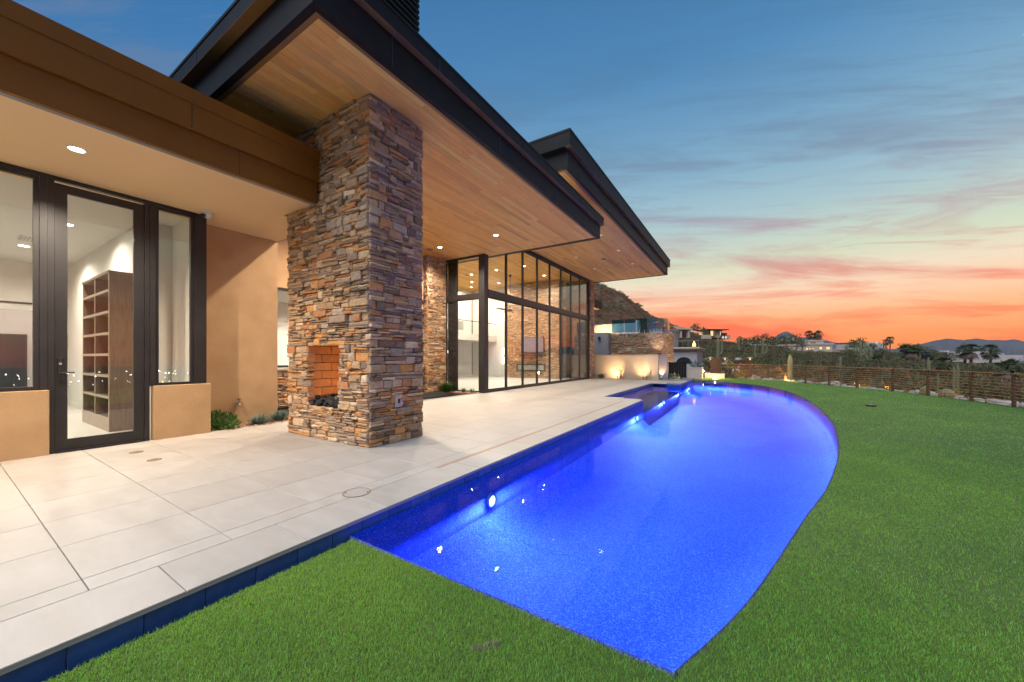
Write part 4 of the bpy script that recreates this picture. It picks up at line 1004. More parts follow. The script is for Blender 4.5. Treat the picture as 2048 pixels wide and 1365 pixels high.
MB().lathe(FXC, FYC, [(0.016, WZ1-.10), (0.016, 5.12)], 8).build('rod', M['black'], t)
MB().lathe(FXC, FYC, [(0.05, 5.14), (0.12, 5.09), (0.12, 5.0), (0.05, 4.96)], 14).build('motor', M['black'], t)
for a in (0.55, 0.55+2.094, 0.55+4.189):
    c, s = math.cos(a), math.sin(a); P = []
    for r_, w in ((0.12,.05),(0.5,.08),(0.95,.085),(1.2,.05)):
        for e in (-1, 1): P.append((FXC+c*r_-s*w*e, FYC+s*r_+c*w*e, 5.03+.015*e))
    vs = P+[(x,y,z+.014) for x,y,z in P]; fs = [(0,1,3,2),(2,3,5,4),(4,5,7,6)]; fs = [f[::-1] for f in fs]+[tuple(i+8 for i in f) for f in fs]+[(0,2,10,8),(2,4,12,10),(4,6,14,12),(6,7,15,14),(1,9,11,3),(3,11,13,5),(5,13,15,7),(0,8,9,1)]
    MB().add(vs, fs).build('blade', M['darkwood'], t)
t = thing('chandelier', 'long glowing bar chandelier hanging beyond the great room corner glass', 'chandelier', (-16.6, 18.6, 2.0))
MB().tube([(-17.6,17.6,2.05),(-16.4,18.6,2.05)], 0.025, 6).build('bar', M['frame'], t)
MB().tube([(-17.6,17.6,1.88),(-16.4,18.6,1.88)], 0.10, 10).build('diffuser', M['chand'], t)
for f_ in (0.15, 0.85): MB().tube([(-17.6+1.2*f_,17.6+f_,2.07),(-17.6+1.2*f_,17.6+f_,UZ-.01)], 0.006, 5).build('cable', M['plate'], t)
for (x, lab) in ((-17.75, 'glowing upright wall sconce on the near side of the white inner door'), (-15.9, 'glowing upright wall sconce between the white inner door and the stone wall')):
    t = thing('wall_sconce', lab, 'wall light', (x, GN+.5, 1.7), 'sconces beside the inner door')
    MB().cbox(x-.05, x+.05, GN+.53, GN+.599, 1.55, 1.70, .01).build('backplate', M['black'], t)
    MB().lathe(x, GN+.50, [(0.035, 1.0), (0.045, 1.05), (0.045, 2.2), (0.035, 2.25)], 12).build('tube', M['chand'], t)
# ------------------------------------------------------------------ downlights
downlight(-7.70, 1.10, SZ, 430, 'bright round downlight in the tan soffit above the glass door', 'downlights in the tan soffit')
for k, y in enumerate((-1.6, -4.3, -7.0)):
    downlight(-7.70, y, SZ, 330, 'round downlight in the tan soffit outside the leftmost windows', 'downlights in the tan soffit')
PW = 520
downlight(-10.20, 10.86, WZ1, PW*.8, 'bright patio downlight in the timber soffit closest to the stone column', 'downlights in the patio soffit')
downlight(-7.50, 10.86, WZ1, PW*.8, 'bright patio downlight in the timber soffit farther from the stone column', 'downlights in the patio soffit')
for x, y in ((-9.6, 6.9), (-7.6, 5.9)):
    downlight(x, y, WZ1, PW, 'patio downlight in the timber soffit hidden behind the stone column', 'downlights in the patio soffit')
i = 0
for (x, y, lab) in ((-5.42,16.1,'small dim eave downlight nearest the lower roof corner'), (-5.45,18.9,'small dim eave downlight halfway along the outer row of the upper roof'), (-5.5,22.0,'small dim eave downlight farthest along the outer row of the upper roof'),
                    (-7.75,16.0,'small dim eave downlight of the inner row nearest the lower roof'), (-7.75,18.9,'small dim eave downlight in the middle of the inner row over the glass wall'), (-7.8,22.0,'small dim eave downlight at the far end of the inner row over the glass wall')):
    downlight(x, y, UZ, 130, lab, 'downlights in the upper eave', WARM, 0.07, 130, 'lens_faint')
for y in (10.7, 13.3): downlight(-5.42, y, UZ, 60, 'unseen lamp added above the lower roof edge to brighten the upper soffit', 'downlights in the upper eave', WARM, 0.07, 150, 'lens_faint')  # added lamps, out of view, to lift the soffit above the lower roof
for (x, y, lab) in ((-15.24,19.22,'inner ceiling downlight next to the round speaker seen through the gable glass'), (-16.72,21.14,'middle of the three inner downlights seen through the gable glass'), (-18.0,22.67,'lowest inner downlight seen through the gable glass above its transom'),
                    (-13.13,19.06,'upper inner downlight behind the first tall pane of the glass wall'), (-15.26,22.48,'lower inner downlight behind the first tall pane of the glass wall'), (-11.16,19.11,'brightest inner downlight seen beside the third glass wall mullion'), (-11.31,22.0,'small inner downlight beside the fifth glass wall mullion')):
    downlight(x, y, UZ, 290, lab, 'downlights in the great room ceiling', NEUT, 0.08, 160)
for x, y in ((-11.2,15.2),(-14.2,15.4),(-17.2,15.4)):
    downlight(x, y, UZ, 290, 'great room ceiling downlight near the gable glass and hidden by the patio roof', 'downlights in the great room ceiling', NEUT, 0.08, 160)
for (x, y, pw, lab) in ((-15.6,1.35,230,'room downlight shining beyond the leftmost window'), (-12.3,1.62,130,'room downlight peeking out at the edge of the glass door')):
    downlight(x, y, 4.36, pw, lab, 'downlights in the bookcase room', NEUT, 0.09, 165)
for x, y in ((-12.0,-1.5),(-15.6,-1.5),(-12.0,-4.6),(-15.6,-4.6)):
    downlight(x, y, 4.36, 230, 'room downlight out of sight beyond the leftmost window', 'downlights in the bookcase room', NEUT, 0.09, 165)
for x, y in ((-13.5,6.2),(-13.5,8.8)):
    downlight(x, y, 3.7, 300, 'room downlight beyond the tall window behind the stone column', 'downlights behind the patio window', NEUT, 0.09, 165)
t = thing('ceiling_vent', 'white slot air vent in the ceiling beyond the leftmost window', 'vent', (-14.6, 1.3, 4.36))
MB().box(-14.9, -14.3, 1.18, 1.42, 4.35, 4.359).build('vent_frame', M['whitemetal'], t)
for k in range(4): MB().box(-14.86, -14.34, 1.20+.055*k, 1.235+.055*k, 4.344, 4.3495).build('louvre', M['plate'], t)
for (x, y, z, lab) in ((-10.75,10.86,WZ1,'round flush speaker in the patio soffit by the stone column'), (-6.6,20.1,UZ,'round flush speaker in the eave over the glass wall'), (-15.6,19.16,UZ,'round flush speaker in the great room ceiling')):
    t = thing('ceiling_speaker', lab, 'speaker', (x, y, z)); MB().lathe(x, y, [(0.13, z-.0005), (0.13, z-.008), (0.12, z-.010)], 24).build('grille', M['darkwood'], t); ring(x, y, 0.13, 0.142, z-.004).build('rim', M['bark'], t)
# ------------------------------------------------------------------ small fittings on the walls
t = thing('security_camera', 'white dome security camera under the tan soffit corner', 'camera', (-8.86, 2.93, SZ))
MB().lathe(-8.86, 2.93, [(0.105, SZ-.001), (0.105, SZ-.022), (0.085, SZ-.03)], 24).build('base_plate', M['whitemetal'], t)
MB().lathe(-8.86, 2.93, [(0.072, SZ-.03), (0.075, SZ-.06), (0.062, SZ-.10), (0.03, SZ-.125), (0.004, SZ-.128)], 20).build('dome', M['whitemetal'], t, smooth=True)
MB().tube([(-8.835,2.875,SZ-.092),(-8.812,2.835,SZ-.105)], 0.036, 14).build('lens', M['black'], t)
t = thing('hose_bib', 'small brass hose tap on the tan stucco wall above the plants', 'tap', (-9.62, 3.76, 0.5))
MB().tube([(-9.68,3.76,0.46),(-9.60,3.76,0.46),(-9.57,3.76,0.41)], 0.022, 8).build('spout', M['lid'], t)
MB().tube([(-9.61,3.76,0.47),(-9.61,3.76,0.56)], 0.012, 6).build('stem', M['lid'], t)
MB().rings([[(-9.61+q*math.cos(a), 3.76+q*math.sin(a), 0.56+dz) for a in [2*math.pi*i/12 for i in range(12)]] for q, dz in ((0.04,0),(0.045,.012),(0.02,.014))]).build('hand_wheel', M['black'], t)
MB().rings([[(-9.678+dx, 3.76+q*math.cos(a), 0.46+q*math.sin(a)) for a in [2*math.pi*i/12 for i in range(12)]] for q, dx in ((0.04,0),(0.036,.012))]).build('flange', M['plate'], t)

# ================================================================== PLANTS BY THE HOUSE
def leaf_cloud(n, c, rad, L, Wd, up=0.3, seed=0, shell=0.55, clumps=7):
    """n leaf blades spread through uneven clumps; returns V, F (quads)"""
    r = np.random.default_rng(seed)
    cc = r.normal(0, 1, (clumps, 3)); cc /= np.linalg.norm(cc, axis=1)[:,None]; cc *= r.uniform(0.25, 0.75, (clumps,1)); cc[:,2] = np.abs(cc[:,2])*0.9
    k = r.integers(0, clumps, n); d = r.normal(0, 1, (n,3)); d /= np.linalg.norm(d, axis=1)[:,None]
    p = cc[k] + d*(r.uniform(shell, 1, (n,1))**0.5)*r.uniform(0.28,0.5,(clumps,1))[k]
    p[:,2] = np.clip(p[:,2], 0.02, None)
    P = np.array(c) + p*np.array(rad)
    dr = d + np.array([0,0,up]) + r.normal(0, .35, (n,3)); dr /= np.linalg.norm(dr, axis=1)[:,None]
    sd = np.cross(dr, r.normal(0,1,(n,3))); sd /= np.linalg.norm(sd, axis=1)[:,None]
    l = L*r.uniform(.6,1.2,(n,1)); w = Wd*r.uniform(.6,1.2,(n,1))
    V = np.stack([P, P+dr*l*.5+sd*w*.5, P+dr*l, P+dr*l*.5-sd*w*.5], 1).reshape(-1,3)
    return V, np.arange(n*4).reshape(-1,4)
def foliage(name, mat, parent, **kw):
    V, Fc = leaf_cloud(**kw); o = org(parent) if parent else Vector(); V = V - np.array(o)
    return link(name, np_mesh(name, V, Fc), mat, parent)
bed = struct(MB().box(-9.679, WALLX+.03, 3.052, 5.4, -0.10, -0.012).box(-11.4, -9.62, 12.42, 12.52, -0.1, -0.013).build('gravel_bed', M['gravel']))
gv = MB()
for i in range(900):
    gv.add(*rock((random.uniform(-9.67,-9.04), random.uniform(3.07,5.0), random.uniform(-.02,.004)), random.uniform(.012,.024), 5, .4, i))
for i in range(260):
    gv.add(*rock((random.uniform(-11.6,-9.6), random.uniform(12.05,12.5), random.uniform(-.004,.01)), random.uniform(.012,.03), 5, .4, i))
tag(gv.build('gravel', M['gravel']), 'reddish brown gravel along the foot of the house walls', 'gravel', kind='stuff')
def plant(name, label, cat, x, y, z, mk, group=None, stems=5, sh=0.2, **kw):
    t = thing(name, label, cat, (x, y, z), group)
    foliage('foliage', M[mk], t, c=(x,y,z), **kw)
    mb = MB()
    for i in range(stems):
        a = random.uniform(0,6.28); r = random.uniform(.3,.6); mb.tube([(x,y,z-.01),(x+.4*r*sh*math.cos(a),y+.4*r*sh*math.sin(a),z+sh*.5),(x+r*sh*math.cos(a),y+r*sh*math.sin(a),z+sh)], [.012,.008,.004], 5)
    mb.build('stem', M['trunk'], t); return t
plant('leafy_shrub', 'bushy bright green shrub between the tan pony wall and the stucco wall', 'shrub', -9.42, 3.40, 0, 'leaf_green', n=900, rad=(.34,.36,.50), L=.10, Wd=.032, seed=3, sh=.35, up=.5)
def tuft(label, x, y, z, mk, n, L, w, h, seed, group=None):
    t = thing('tufted_plant', label, 'plant', (x, y, z), group); r = np.random.default_rng(seed); mb = MB()
    for i in range(n):
        a = r.uniform(0,6.28); e = r.uniform(.25,1.35); l = L*r.uniform(.6,1.1); b = (x+.03*math.cos(a), y+.03*math.sin(a), z)
        m = (b[0]+math.cos(a)*math.cos(e)*l*.55, b[1]+math.sin(a)*math.cos(e)*l*.55, z+math.sin(e)*l*.6*h)
        q = (b[0]+math.cos(a)*math.cos(e)*l*1.05, b[1]+math.sin(a)*math.cos(e)*l*1.05, z+math.sin(e)*l*.8*h); px, py = -math.sin(a)*w, math.cos(a)*w
        mb.add([(b[0]-px*.6,b[1]-py*.6,b[2]),(b[0]+px*.6,b[1]+py*.6,b[2]),(m[0]+px,m[1]+py,m[2]),(m[0]-px,m[1]-py,m[2]),q], [(0,1,2,3),(3,2,4)])
    mb.build('blades', M[mk], t); MB().lathe(x, y, [(.05,z-.02),(.03,z+.05)], 8).build('crown', M['trunk'], t); return t
tuft('grey green spiky tuft in the gravel nearer the green shrub', -9.28, 4.02, -.01, 'leaf_grey', 230, .36, .008, .9, 5, 'grey green tufts by the stucco wall')
tuft('grey green spiky tuft in the gravel nearer the stone column', -9.40, 4.50, -.01, 'leaf_grey', 230, .36, .008, .95, 6, 'grey green tufts by the stucco wall')
tuft('feathery bright green plant at the foot of the stone pier by the gable glass', -11.05, 12.20, 0, 'leaf_green', 300, .62, .013, 1.0, 8)
tuft('small grey green tuft under the gable glass nearer the green plant', -10.22, 12.34, 0, 'leaf_grey', 130, .26, .008, 1.0, 9, 'small tufts under the gable glass')
tuft('small grey green tuft under the gable glass nearer the corner post', -9.78, 12.38, 0, 'leaf_grey', 130, .26, .008, 1.0, 10, 'small tufts under the gable glass')

# ================================================================== CABLE FENCE
fence = thing('cable_fence', 'rusty steel post fence with thin horizontal rails curving along the lawn edge', 'fence', (4.5, 27.0, LZ))
FT = LZ+1.07
for (x, y) in FENCE[2:]:
    i = FENCE.index((x, y)); a = Vector(FENCE[i-1]); b = Vector(FENCE[min(i+1, len(FENCE)-1)]); d = (b-a).normalized(); nx, ny = -d.y, d.x
    mb = MB(); w = .036
    q = [(x+d.x*sx_*w+nx*sy*w, y+d.y*sx_*w+ny*sy*w) for sx_, sy in ((-1,-1),(1,-1),(1,1),(-1,1))]
    if (q[1][0]-q[0][0])*(q[2][1]-q[1][1])-(q[1][1]-q[0][1])*(q[2][0]-q[1][0]) < 0: q = q[::-1]
    mb.prism(q, LZ-.3, FT-.006); mb.build('post', M['rust'], fence)
for i in range(2, len(FENCE)-1):
    (xa, ya), (xb, yb) = FENCE[i], FENCE[i+1]; d = Vector((xb-xa, yb-ya)); L = d.length; d /= L; nx, ny = -d.y*.032, d.x*.032
    mb = MB(); q = [(xa-nx,ya-ny),(xa+nx,ya+ny),(xb+nx,yb+ny),(xb-nx,yb-ny)]; mb.prism(q[::-1], FT-.005, FT+.022); mb.build('top_rail', M['cable'], fence)
    for k in range(9): MB().tube([(xa,ya,LZ+.11+.104*k),(xb,yb,LZ+.11+.104*k)], .0105, 5).build('rail', M['cable'], fence)

# ================================================================== ROCKS
def boulder(x, y, z, r, seed, label, group, fl=.7):
    vs, fs = rock((x,y,z), r, 11, .42, seed, fl); me = MB().add(vs, fs).mesh('boulder', (x,y,z))
    return tag(link('boulder', me, M['boulder'], None, (x,y,z), (random.uniform(-.2,.2), random.uniform(-.2,.2), random.uniform(0,6))), label, 'rock', group)
for i in range(2, len(FENCE)-1):
    (xa, ya), (xb, yb) = FENCE[i], FENCE[i+1]
    for k in range(7):
        f = (k+random.random())/7; s = random.uniform(.16,.42); d = Vector((xb-xa, yb-ya)).normalized(); off = .30+s*.45+random.uniform(0,.25)
        x = xa+(xb-xa)*f - d.y*off; y = ya+(yb-ya)*f + d.x*off
        boulder(x, y, LZ-.06, s*.72, i*17+k, 'pale edging rock lying along the lawn just outside the cable fence', 'edging rocks under the fence', .6)
for i in range(46):
    u = random.uniform(1582, 1672); D = random.uniform(29.5, 40); p = at(u, 700, D); zz = terrain_z(p.x, p.y)
    boulder(p.x, p.y, zz+.2, random.uniform(.25,.75), 300+i, 'pale granite boulder in the tumbled rock slope behind the fence', 'boulders of the rock slope', .8)
for i in range(30):
    u = random.uniform(1396, 1480); D = random.uniform(48, 80); p = at(u, 700, D); zz = terrain_z(p.x, p.y)
    boulder(p.x, p.y, zz+.3, random.uniform(.35,.9), 500+i, 'pinkish granite outcrop among the hillside scrub above the rust panels', 'outcrops on the hillside', .7)

# ================================================================== DESERT SCRUB
protos = [leaf_cloud(170, (0,0,0), (1,1,.85), .34, .13, .5, 40+i, .3, 6+i) for i in range(5)]
def ground(x, y): return terrain_z(x, y)
CLEAR = [(-14.5,-4.5,24,60), (-5,-1.5,27,60)]
HOUSES = [(1496,1516,165,210),(1702,1737,150,215),(1577,1685,143,185),(1542,1612,192,225),(1750,1783,185,230),(1878,2050,100,128),(1405,1472,205,245),(1318,1398,80,120)]
def scrub_ok(x, y, d, b):
    df = float(np.interp(b, FB, FD)) if b > -8 else 37.0
    if d < df+1.6: return False
    for u0, u1, d0, d1 in HOUSES:
        if brg_u(u0) < b < brg_u(u1) and d0 < d*math.cos(R(b+YAW)) < d1: return random.random() < .06
    for a0, a1, d0, d1 in CLEAR:
        if a0 < b < a1 and d0 < d < d1 and b < -4.5: return False
    return True
pos = []
for i in range(13000):
    b = random.uniform(-23, 30); rd = float(np.interp(b, RB, RD))
    d = 20 + (rd*1.03-20)*random.random()**1.25
    x, y = d*math.sin(R(b)), d*math.cos(R(b))
    if not scrub_ok(x, y, d, b): continue
    if d > 120 and random.random() < 0.25: continue
    s = random.uniform(.40,1.0)*(1.0 if d < 50 else 1.45 if d < 140 else 1.7)
    if d < 45: s *= .75
    pos.append((d, x, y, ground(x, y)-.12, s, random.randrange(5), random.uniform(0,6.28), random.random()))
pos.sort()
meshes = [np_mesh('shrub', v, f) for v, f in protos]
for m_i in meshes: m_i.materials.append(M['leaf_scrub'])
treeme = np_mesh('tree_crown', *leaf_cloud(420, (0,0,1.1), (1.35,1.35,1.3), .30, .11, .2, 77, .3, 12)); treeme.materials.append(M['leaf_tree'])
NIND = 150
for d, x, y, z, s, k, a, q in pos[:NIND]:
    o = link('desert_shrub', meshes[k], None, None, (x,y,z), (0,0,a)); o.scale = (s*1.1, s*1.1, s)
    tag(o, 'olive brown desert shrub on the slope just beyond the fence', 'shrub', 'desert shrubs beyond the fence')
def join(plist, mat, label, name):
    V = []; Fc = []; k = 0
    for d, x, y, z, s, kk, a, q in plist:
        v, f = protos[kk]; c, sn = math.cos(a), math.sin(a)
        step = 2 if d > 110 else 1
        f = f[::step]; w = v.copy()
        w = np.stack([(v[:,0]*c-v[:,1]*sn)*s*1.1+x, (v[:,0]*sn+v[:,1]*c)*s*1.1+y, v[:,2]*s+z], 1)
        V.append(w); Fc.append(f+k); k += len(w)
    return tag(link(name, np_mesh(name, np.concatenate(V), np.concatenate(Fc)), mat), label, 'scrub', kind='stuff')
far = pos[NIND:]
join([p for p in far if p[7] < .62], M['leaf_scrub'], 'olive brown desert scrub covering the hillside', 'desert_scrub')
join([p for p in far if p[7] >= .62], M['leaf_tree'], 'dark green brush scattered over the hillside', 'dark_brush')
def small_tree(u, D, h, label, group, mk='leaf_tree'):
    p = at(u, 700, D); z = ground(p.x, p.y); t = thing('mesquite_tree', label, 'tree', (p.x,p.y,z), group)
    c = link('crown', treeme, None, t, (p.x,p.y,z), (0,0,random.uniform(0,6.28))); c.scale = (h/2.6,)*3
    MB().tube([(p.x,p.y,z-.3),(p.x+.1*h,p.y,z+.25*h),(p.x+.05*h,p.y+.1*h,z+.55*h)], [.06*h,.04*h,.02*h], 6).build('trunk', M['trunk'], t)
for u, D, h, wh in [(1490, 120, 5, 'under the right end of the modern glowing house'), (1512, 140, 6, 'on the ridge just right of the modern house wing'), (1530, 150, 7, 'on the skyline midway between modern house and mansion'), (1545, 135, 6, 'below the left end of the flat roofed house'), (1568, 160, 7, 'in front of the flat roofed house'), (1590, 165, 8, 'tall and dark directly behind the mansion side wing'), (1602, 160, 6, 'tucked against the mansion chimney block'), (1705, 150, 6, 'just right of the palm trio'), (1722, 165, 7, 'on the skyline behind the candelabra saguaro'), (1745, 150, 5, 'below the white hilltop house on its left'), (1810, 120, 6, 'behind the left palm of the pair'), (1835, 112, 6, 'right of the palm pair'), (1850, 118, 5.5, 'where the distant mountain slope begins'), (1868, 110, 4.5, 'left of the dark glass wing'), (1700, 80, 3.5, 'on the slope below the saguaro with a short arm'), (1900, 95, 4, 'before the glass wing of the long white house'), (1406, 190, 6, 'left of the modern house carport'), (1392, 180, 7, 'between the curved roof house and modern house'), (1480, 190, 5, 'beyond the right wing of the modern house'), (1765, 100, 4, 'below the white hilltop house on its right'), (1580, 75, 3.2, 'on the slope above the glowing saguaro')]:
    small_tree(u, D, h, 'dark bushy tree ' + wh, 'desert trees on the hillside')
# saguaros ------------------------------------------------------------
def saguaro(u, vt, D, w, arms, label, mk='cactus', zb=None):
    p = at(u, vt, D); z0 = ground(p.x, p.y)-.2 if zb is None else zb; h = max(p.z-z0, .6); r = w
    t = thing('saguaro_cactus', label, 'cactus', (p.x,p.y,z0))
    def col(pts, r):
        mb = MB(); pts = [Vector(q) for q in pts]; rs = []; n = 16
        for i, q in enumerate(pts):
            d = (pts[min(i+1,len(pts)-1)]-pts[max(i-1,0)]).normalized(); a = d.cross(Vector((0,1,.01))).normalized(); b = d.cross(a); f = i/(len(pts)-1)
            rr = r*(.82+.18*min(1,f*3)) * (1 if f < .9 else (1-(f-.9)/.1*.55))
            rs.append([q+a*math.cos(2*math.pi*k/n)*rr*(1 if k%2 else .84)+b*math.sin(2*math.pi*k/n)*rr*(1 if k%2 else .84) for k in range(n)])
        rs.append([pts[-1]+(q-pts[-1])*.3+Vector((0,0,r*.25)) for q in rs[-1]])
        return mb.rings(rs)
    n = 9; col([(p.x+.004*h*math.sin(i*1.3),p.y,z0+h*i/(n-1)) for i in range(n)], r).build('trunk', M[mk], t)
    for az_, f0, f1, ext in arms:
        c, s = math.cos(az_), math.sin(az_); zs = z0+h*f0; e = ext*h
        col([(p.x,p.y,zs),(p.x+c*e*.6,p.y+s*e*.6,zs+.02*h),(p.x+c*e,p.y+s*e,zs+.07*h),(p.x+c*e*1.05,p.y+s*e*1.05,zs+.16*h),(p.x+c*e*1.05,p.y+s*e*1.05,z0+h*f1)], r*.72).build('arm', M[mk], t)
saguaro(1580, 711, 26.3, .15, (), 'thick armless saguaro glowing amber in lamp light behind the fence posts', 'barrel', LZ-.2)
saguaro(1436, 676, 62, .26, ((TH,.55,.99,.10),), 'tall pale saguaro with one raised arm above the rust panel', zb=-1.5)
for u, vt, D, w, arms, lab in ((1406.5, 653, 205, .35, (), 'thin distant saguaro silhouetted beside the glowing modern house'), (1478, 677, 120, .3, (), 'short pale saguaro on the slope below the modern house'), (1526, 678, 95, .28, ((TH+.1,.25,.7,.2),), 'saguaro with a single arm on the slope left of the cream mansion'),
        (1510, 689, 85, .22, (), 'small saguaro post on the slope between two taller ones'), (1693, 690, 110, .32, ((TH,.5,.62,.16),), 'saguaro with a short arm right of the cream mansion'), (1721, 685, 105, .34, ((TH,.3,.95,.22),(TH+3.1,.25,.75,.32),(TH+.2,.35,.65,.40),(TH+3.0,.4,.9,.16)), 'large candelabra saguaro with many arms on the middle slope'),
        (1732, 687, 118, .3, (), 'straight saguaro directly beside the candelabra one'), (1742, 696, 70, .2, ((TH+3.1,.35,.6,.16),), 'saguaro with a low arm below the white hilltop house'), (1681, 715, 60, .17, (), 'small green saguaro stub in the dark scrub below the mansion')):
    saguaro(u, vt, D, w, arms, lab)
for u, vt, D, w, lab in ((1857, 716, 24.5, .075, 'slender saguaro rising just behind a fence post'), (1908, 733, 22.6, .06, 'thin columnar cactus behind the fence beside a paler one'), (1915.5, 729, 23.4, .075, 'paler columnar cactus behind the fence beside a thin one'), (1876, 748, 23.5, .05, 'short columnar cactus low behind the fence rails')):
    saguaro(u, vt, D, w, (), lab, zb=-1.2)
# barrel cacti at the fence foot
def barrel(x, y, r, h, label, mk='barrel'):
    t = thing('barrel_cactus', label, 'cactus', (x,y,LZ-.05)); n = 28; rs = []
    for f in (0,.15,.4,.65,.85,.96,1.0):
        rr = r*math.sqrt(max(0.02, 1-(abs(f-.4)/.62)**2.2)); rs.append([(x+rr*(1 if k%2 else .86)*math.cos(2*math.pi*k/n), y+rr*(1 if k%2 else .86)*math.sin(2*math.pi*k/n), LZ-.05+h*f) for k in range(n)])
    MB().rings(rs).build('body', M[mk], t)
    sp = MB()
    for k in range(1, n, 2):
        for f in (.3,.55,.8):
            a = 2*math.pi*k/n; rr = r*math.sqrt(max(0.02, 1-(abs(f-.4)/.62)**2.2)); c = (x+rr*math.cos(a), y+rr*math.sin(a), LZ-.05+h*f)
            sp.add([c,(c[0]+.004,c[1],c[2]+.01),(c[0]+.05*math.cos(a),c[1]+.05*math.sin(a),c[2]+.02)], [(0,1,2)])
    sp.build('spines', M['shelfedge'], t, kind='stuff')
p = at(1843, 790, 14.2); barrel(6.55, 22.75, .16, .42, 'small upright yellow green barrel cactus at the fence foot')
barrel(6.86, 21.75, .23, .40, 'wide round barrel cactus behind the fence post foot')
# ================================================================== PALMS
def palm(u, vt, D, cr, label, zb=None, skirt=True, group=None):
    p = at(u, vt, D); z0 = ground(p.x, p.y)-.2 if zb is None else zb; zc = p.z-cr*.75; h = zc-z0; r = random.Random(int(u*7))
    t = thing('fan_palm', label, 'palm tree', (p.x,p.y,z0), group)
    tr = max(.16, .10*cr); MB().tube([(p.x+.03*h*math.sin(2.2*f),p.y,z0+h*f) for f in (0,.2,.45,.7,1)], [tr*1.5,tr*1.1,tr,tr*.95,tr*.9], 10).build('trunk', M['trunk'], t)
    cx = p.x+.03*h*math.sin(2.2); mb = MB(); dead = MB()
    def frond(m, a, e, L, droop):
        c, s = math.cos(a), math.sin(a); b = Vector((cx,p.y,zc)); stem = Vector((c*math.cos(e), s*math.cos(e), math.sin(e)))
        q = b+stem*L*.5; m.add([b+Vector((-s,c,0))*.03*L, b-Vector((-s,c,0))*.03*L, q-Vector((-s,c,0))*.02*L, q+Vector((-s,c,0))*.02*L], [(0,1,2,3)])
        side = Vector((-s,c,0)); upv = stem.cross(side)
        for k in range(9):
            g = (k-4)/4*1.15; d = (stem*math.cos(g)+side*math.sin(g)).normalized(); w = side.cross(d) if False else (stem*-math.sin(g)+side*math.cos(g))
            m1 = q+d*L*.3+Vector((0,0,-droop*.08*L)); tip = q+d*L*.62+Vector((0,0,-droop*.35*L)); w = w*L*.045
            m.add([q, m1+w, tip, m1-w], [(0,1,2,3)])
    for i in range(34): frond(mb, r.uniform(0,6.28), r.uniform(-.45,1.35), cr*.72*r.uniform(.85,1.15), r.uniform(.4,1.2))
    mb.build('crown', M['leaf_palm'], t)
    if skirt:
        for i in range(18): frond(dead, r.uniform(0,6.28), r.uniform(-1.35,-.75), cr*r.uniform(.6,.85), 1.0)
        dead.build('dead_frond_skirt', M['trunk'], t)
for u, vt, D, cr, lab in ((1617, 660, 175, 2.6, 'left palm of the trio rising above the cream mansion'), (1628, 664, 172, 2.8, 'lower middle palm of the trio rising above the cream mansion'), (1637, 659.5, 170, 2.7, 'right palm of the trio rising above the cream mansion'),
        (1779, 671.5, 190, 2.6, 'tall palm beside the white hilltop house'), (1771, 677.5, 192, 2.2, 'shorter palm tucked beside the white hilltop house'),
        (1812, 686, 95, 2.4, 'left palm of the pair before the distant mountain slope'), (1823, 688, 93, 2.3, 'right palm of the pair before the distant mountain slope'),
        (1929, 686, 100, 2.7, 'left palm in front of the long white modern house'), (1941, 683, 98, 2.9, 'taller right palm of the pair before the long white modern house'), (1980, 686, 96, 2.7, 'separate dark palm before the right half of the long white house'),
        (1884, 711, 52, 1.5, 'short thick-trunked palm behind the fence with a lit yellow shrub'), (2014, 712, 46, 2.2, 'short stout palm close behind the last fence span'),
        (1753, 706, 75, 1.5, 'stubby palm with a ragged skirt in the scrub left of the palm pair'), (1747, 711, 62, 1.0, 'very short palm with a bare orange trunk in the scrub')):
    palm(u, vt, D, cr, lab)

# ================================================================== LIT SHRUBS AND GARDEN LAMPS OUTSIDE THE FENCE
def spotlamp(name, label, cat, p, power, aim, spot=110, col=(1.0,.66,.26), group=None, lens=True):
    t = thing(name, label, cat, p, group); d = Vector(aim).normalized(); q = Vector(p)
    MB().tube([q+Vector((0,0,-.12)), q+Vector((0,0,.05))], .014, 6).build('stake', M['black'], t)
    MB().tube([q+Vector((0,0,.06))-d*.06, q+Vector((0,0,.06))+d*.05], .045, 10).build('housing', M['black'], t)
    c = q+Vector((0,0,.06))+d*.055
    MB().tube([c-d*.004, c], .038, 10).build('lens', M['lens_dim'], t)
    lamp('garden_bulb', 'SPOT', c+d*.02, power*5, col, t, .06, min(spot*1.3, 165), 1.0, d); return t
for (x, y, r, lab, sd, sp_) in ((7.9, 24.3, .55, 'shrub with amber lamplight put into its leaf colour behind the fence', 21, 'behind the short thick palm side of the fence'), (5.6, 28.1, .6, 'amber lit low shrub behind the middle fence span', 22, 'low behind the middle fence posts'), (6.6, 26.6, .5, 'amber lit rounded shrub low behind the fence rails', 23, 'by the pale edging rocks'), (8.6, 17.9, .5, 'yellow lit shrub at the far right beyond the last fence post', 24, 'beyond the last fence post at far right'), (3.3, 31.2, .5, 'amber lit shrub behind the fence beside the glowing saguaro', 25, 'near the glowing saguaro')):
    plant('lamplit_shrub', lab, 'shrub', x, y, LZ-.55, 'leaf_yellow', None, n=420, rad=(r,r,r*1.5), L=.11, Wd=.05, seed=sd, sh=.5, up=.4)  # amber lamplight on these shrubs is put into their leaf colour
    spotlamp('garden_spotlight', 'small black spotlight lighting a yellow shrub ' + sp_, 'spotlight', (x-.55, y-.6, LZ-.35), 26, (.5,.6,.55))
spotlamp('garden_spotlight', 'small black spotlight aimed up at the glowing saguaro', 'spotlight', (2.35, 30.6, LZ-.05), 30, (.25,.6,.55))

